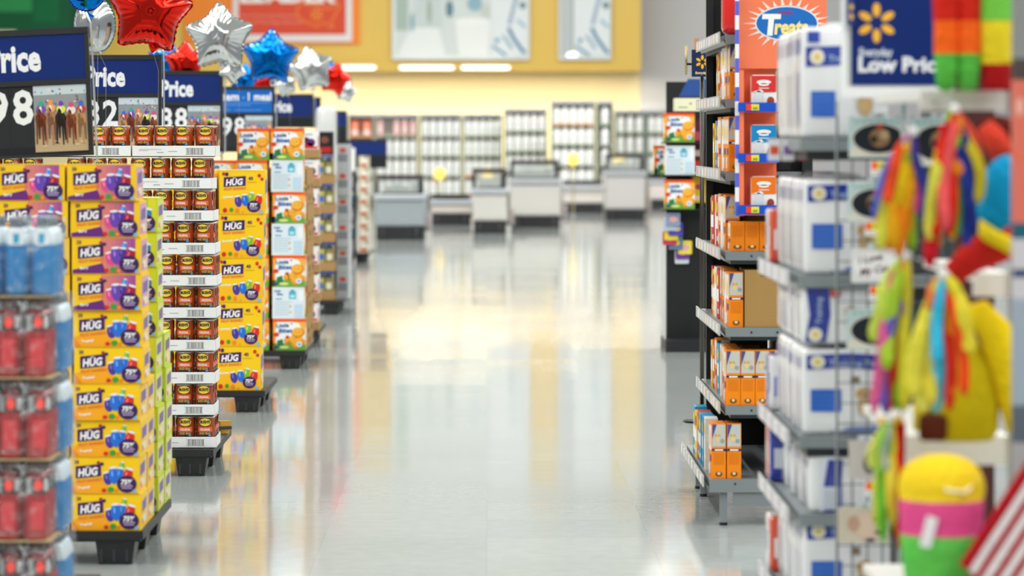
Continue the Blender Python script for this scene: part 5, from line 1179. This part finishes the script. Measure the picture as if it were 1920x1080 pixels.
tassel(1712, 248, 7.5, [(1652, 430, 'F08A3A', .009), (1662, 380, 'E8502A', .010), (1668, 470, 'E8801E', .010), (1652, 470, 'D8D84A', .010), (1676, 465, 'F0B01E', .011), (1688, 480, 'F08A1E', .011), (1700, 440, 'E8A81E', .011), (1702, 430, 'B8D040', .009), (1712, 470, '9AC83A', .009), (1722, 400, 'E0508A', .009), (1728, 410, '2A3A90', .008), (1640, 410, '5A6ACC', .006), (1690, 400, 'E8C81E', .010), (1710, 340, '6AB83A', .008)], 'orange and yellow ribbon tassel hanging furthest left, under the navy sign', seed=2)
tassel(1790, 205, 7.4, [(1742, 450, 'D8D04A', .010), (1752, 440, 'E0301E', .013), (1745, 500, 'C81E2A', .013), (1768, 430, 'E85A5A', .010), (1780, 440, 'D8281E', .010), (1790, 450, 'E8B01E', .008), (1800, 440, '6AB03A', .008), (1816, 460, '2A3E9A', .010), (1826, 440, '22307A', .009), (1795, 330, 'F08A1E', .011), (1786, 280, '9ADA3A', .012), (1810, 300, 'E04A4A', .009), (1836, 380, 'C8B82E', .009), (1838, 330, 'E8503A', .010), (1760, 460, 'F0A030', .007)], 'long red and blue ribbon tassel in the middle of the pinatas', seed=3)
tassel(1700, 480, 7.5, [(1640, 640, 'C8DC5A', .013), (1655, 640, 'E8508A', .008), (1660, 690, 'A8CC3A', .012), (1678, 690, 'E89A1E', .010), (1672, 740, 'D8402A', .009), (1684, 620, '8A5A9A', .007), (1640, 775, 'E0609A', .009), (1655, 775, '6A5AB8', .008), (1668, 770, 'D82A4A', .009), (1684, 770, '8AB82E', .009), (1694, 770, 'D8D03A', .010), (1700, 700, 'E8C82E', .009)], 'lime, pink and purple ribbon tassel at the left below the first tassel', seed=4)
tassel(1768, 515, 7.3, [(1715, 745, 'E8DC4A', .014), (1732, 770, 'F0E468', .014), (1745, 760, 'E0D040', .012), (1752, 680, '3AB4D8', .010), (1757, 775, '6AC4D0', .010), (1765, 770, '48B4D0', .010), (1782, 770, 'D8301E', .009), (1790, 740, 'F08A1E', .009), (1805, 740, 'E8401E', .008), (1800, 600, 'E8D83A', .012), (1775, 640, 'D8A040', .012), (1790, 590, '2A9CC0', .010), (1738, 600, 'F0803A', .008), (1815, 660, 'E0CC3A', .013)], 'yellow and turquoise ribbon tassel over the yellow pinata', seed=5)
tassel(1668, 785, 7.45, [(1640, 880, 'D8E06A', .011), (1650, 890, '8AD04A', .008), (1658, 880, '9AA8A0', .006), (1645, 990, 'C0D040', .008), (1655, 1015, '6ABF3A', .008), (1672, 980, 'E8D84A', .010), (1682, 1000, 'A8C83A', .009), (1690, 1030, 'D82A1E', .009)], 'short green and yellow ribbon tassel beside the lower red pinata', seed=6)
# blue and red pinata
Y = 7.55; c = P(1865, 380, Y)
t = thing('pinata', (c.x, Y, PZ(512, QY)), 'turquoise and red pinata with yellow trim, sitting above the middle shelf', 'pinata')
mb = MB('crepe'); b0 = t.location.z
def L3(x, y, dy=0): p = P(x, y, Y); return (p.x - c.x, dy, p.z - b0)
mb.ball(L3(1882, 370), .058, .05, .095, lin('1296C8'), 20, 14, M=Matrix.Rotation(.15, 3, 'Y')); mb.ball(L3(1868, 400), .045, .045, .06, lin('1296C8'), 16, 10); mb.build('body', t)
mb = MB('crepe'); mb.tube([L3(1832, 420, -.02), L3(1850, 440, -.04), L3(1880, 455, -.045), L3(1905, 470, -.03)], [.014, .018, .018, .016], lin('F2D828'), 10); mb.build('trim', t)
mb = MB('crepe'); mb.tube([L3(1900, 440, .0), L3(1860, 465, .0), L3(1820, 485, 0), L3(1785, 515, 0)], [.045, .04, .034, .026], lin('CE2A22'), 14); mb.build('leg', t)
mb = MB('crepe'); mb.tube([L3(1890, 300, .03), L3(1870, 260, .04), L3(1850, 235, .04)], [.03, .028, .02], lin('D84430'), 12); mb.ball(L3(1880, 245, .1), .05, .05, .035, lin('5A1A14'), 14, 10); mb.build('neck', t)
# yellow pinata
Y = 7.6; c = P(1800, 810, Y); t = thing('pinata', (c.x, Y, PZ(815, QY)), 'big bright yellow pinata with brown patch on the lower shelf', 'pinata'); b0 = t.location.z
mb = MB('crepe'); mb.lathe([(.07, 0), (.085, .02), (.09, .09), (.078, .16), (.045, .215), (0, .24)], 24, (L3(1800, 810)[0] , 0, .001), cols=lin('CDB612'), sy=.8, sx=1.0); mb.build('body', t)  # body yellow deeper than the limbs: inner shade put into its colour
mb = MB('crepe'); mb.tube([L3(1800, 600, -.02), L3(1835, 590, -.03), L3(1862, 620, -.03), L3(1880, 680, -.03), L3(1893, 750, -.03), L3(1905, 805, -.03)], [.03, .036, .038, .036, .03, .026], lin('F0D018'), 14); mb.build('limb', t)
mb = MB('crepe'); mb.tube([L3(1740, 700, -.03), L3(1725, 760, -.03), L3(1722, 806, -.03)], [.02, .02, .016], lin('E8D444'), 12); mb.build('limb', t)
mb = MB('crepe'); mb.rbox(L3(1718, 0)[0], L3(1768, 0)[0], -.075, -.03, .004, .062, lin('5A2A1A'), r=.01); mb.build('brown_patch', t)
# round tri-colour pinata in front
Y = 7.35; c = P(1765, 900, Y); t = thing('pinata', (c.x, Y, PZ(1190, Y)), 'barrel shaped pinata banded yellow, pink and green at the bottom', 'pinata'); b0 = t.location.z
h0 = PZ(850, Y) - b0; prof = []; cols = []
for (yy, r) in ((1190, .055), (1150, .068), (1080, .08), (1040, .086), (1003, .09), (1000, .088), (970, .09), (938, .092), (935, .09), (915, .094), (900, .092), (880, .083), (864, .064), (854, .035), (850, 0)):
    prof.append((r, PZ(yy, Y) - b0))
cols = [lin('62C452')] * 5 + [lin('E0508C')] * 3 + [lin('F2CE28')] * 7
mb = MB('crepe'); mb.lathe(prof, 28, cols=cols, M=Matrix.Rotation(0, 3, 'Y')); mb.build('body', t)
mb = MB('card'); M = Matrix.Rotation(.25, 3, 'Y'); mb.box(-.012, .012, -.002, .002, -.033, .033, lin('E4E4E6'), M=M); o = mb.build('paper_tag', t); o.location = (PX(1742, 7.25) - c.x, -.094, PZ(998, 7.25) - b0)
mb = MB('gloss'); mb.tube([(-.02, -.05, h0 - .035), (.0, -.095, h0 - .07), (.04, -.09, h0 - .075), (.07, -.05, h0 - .05)], .004, lin('EFE9C0')); mb.build('cord', t)
mb = MB('paint'); mb.box(PX(1690, Y) - .0, PX(1880, Y), Y - .15, Y + .2, b0 - .02, b0, WS); mb.box(PX(1690, Y), PX(1690, Y) + .02, Y + .1, Y + .12, 0, b0 - .02, GREY); mb.box(PX(1870, Y), PX(1870, Y) + .02, Y + .1, Y + .12, 0, b0 - .02, GREY)
tag(mb.build('low_stand', loc=(0, 0, 0)), 'low white stand under the tri-colour barrel pinata', 'stand')
# red pinata left
Y = 7.6; c = P(1672, 870, Y); t = thing('pinata', (c.x, Y, PZ(965, Y)), 'red pinata hanging left of the tri-colour barrel pinata', 'pinata'); b0 = t.location.z
mb = MB('crepe'); mb.tube([L3(1678, 965), L3(1672, 930), L3(1670, 890), L3(1678, 840), L3(1685, 790)], [.012, .028, .03, .024, .016], lin('C41E22'), 14); mb.build('body', t)
mb = MB('crepe'); mb.tube([L3(1652, 960, -.01), L3(1650, 910, -.02), L3(1654, 880, -.02)], [.008, .012, .01], lin('241416'), 10); mb.build('dark_trim', t)
mb = MB('crepe'); mb.tube([L3(1645, 788, -.02), L3(1690, 786, -.02)], .009, lin('F0B828'), 10); mb.build('cross_band', t)
mb = MB('metal'); mb.tube([L3(1685, 795), L3(1690, 770), (L3(1700, 768)[0], QY - Y + .05, L3(1700, 768)[2])], .003, GREY); mb.build('hook', t)
# striped piece bottom right
Y = 7.2; t = thing('striped_pinata', (PX(1900, Y), Y, PZ(1120, Y)), 'red and white striped slanted decoration in the bottom right corner', 'decoration'); c = Vector(t.location); b0 = c.z
mb = MB('crepe'); ang = math.radians(57); u = Vector((math.cos(ang), 0, math.sin(ang))); v = Vector((math.sin(ang), 0, -math.cos(ang)))
o0 = P(1812, 1045, Y) - c
for (s0, s1, off, lenA) in ((0, 1, 0, .0),):
    for i in range(8):
        wd = .0155; a = o0 + v * (i * wd); sh = -.07 if i < 2 else -.14
        L0 = -.02 if i < 2 else -.1; L1 = .27
        pts = [a + u * L0, a + u * L1, a + v * wd + u * L1, a + v * wd + u * L0]
        colr = lin('A81420') if i % 2 == 0 else lin('E6E4E4')
        f0 = [(p.x, -.02 - .006 * math.sin(i * .4), p.z) for p in pts]; f1 = [(p.x, .03, p.z) for p in pts]; n = len(mb.v); mb.v += f0 + f1
        for q in ((0, 3, 2, 1), (4, 5, 6, 7), (0, 1, 5, 4), (1, 2, 6, 5), (2, 3, 7, 6), (3, 0, 4, 7)): mb.face(tuple(n + j for j in q), colr)
mb.build('striped_body', t)
# edge poster at the far right
Y = 7.3; t = thing('banner', (PX(1912, Y), Y, 0), 'tall narrow coral and white banner at the right edge of the view', 'banner')
mb = MB('card'); xa, xb = PX(1899, Y), PX(1960, Y)
for (ya, yb_, col) in ((-40, 110, '8A8A88'), (110, 150, '4A4440'), (150, 418, 'D8705E'), (418, 448, '1C5C70'), (448, 560, 'C8C4C8'), (560, 760, '9AA6B4'), (760, 830, '5A6470'), (830, 1240, 'A8A8AA')):
    mb.box(xa, xb, Y, Y + .02, PZ(yb_, Y), PZ(ya, Y), lin(col))
f = Face(mb, (0, Y, 0)); f.ell(PX(1912, Y), PZ(200, Y), .008, .02, lin('E8B0A0')); f.rect(xa, PZ(520, Y), xb, PZ(505, Y), lin('2E3E6A')); f.rect(xa, PZ(300, Y), PX(1910, Y), PZ(285, Y), lin('E8683A')); mb.build('printed_panel', t, world=True)
mb = MB('metal'); mb.box(xa + .01, xa + .03, Y + .02, Y + .04, 0, 1.8, GREY); mb.box(xa - .02, xb, Y - .1, Y + .15, 0, .02, lin('3A3C40')); mb.build('stand', t, world=True)
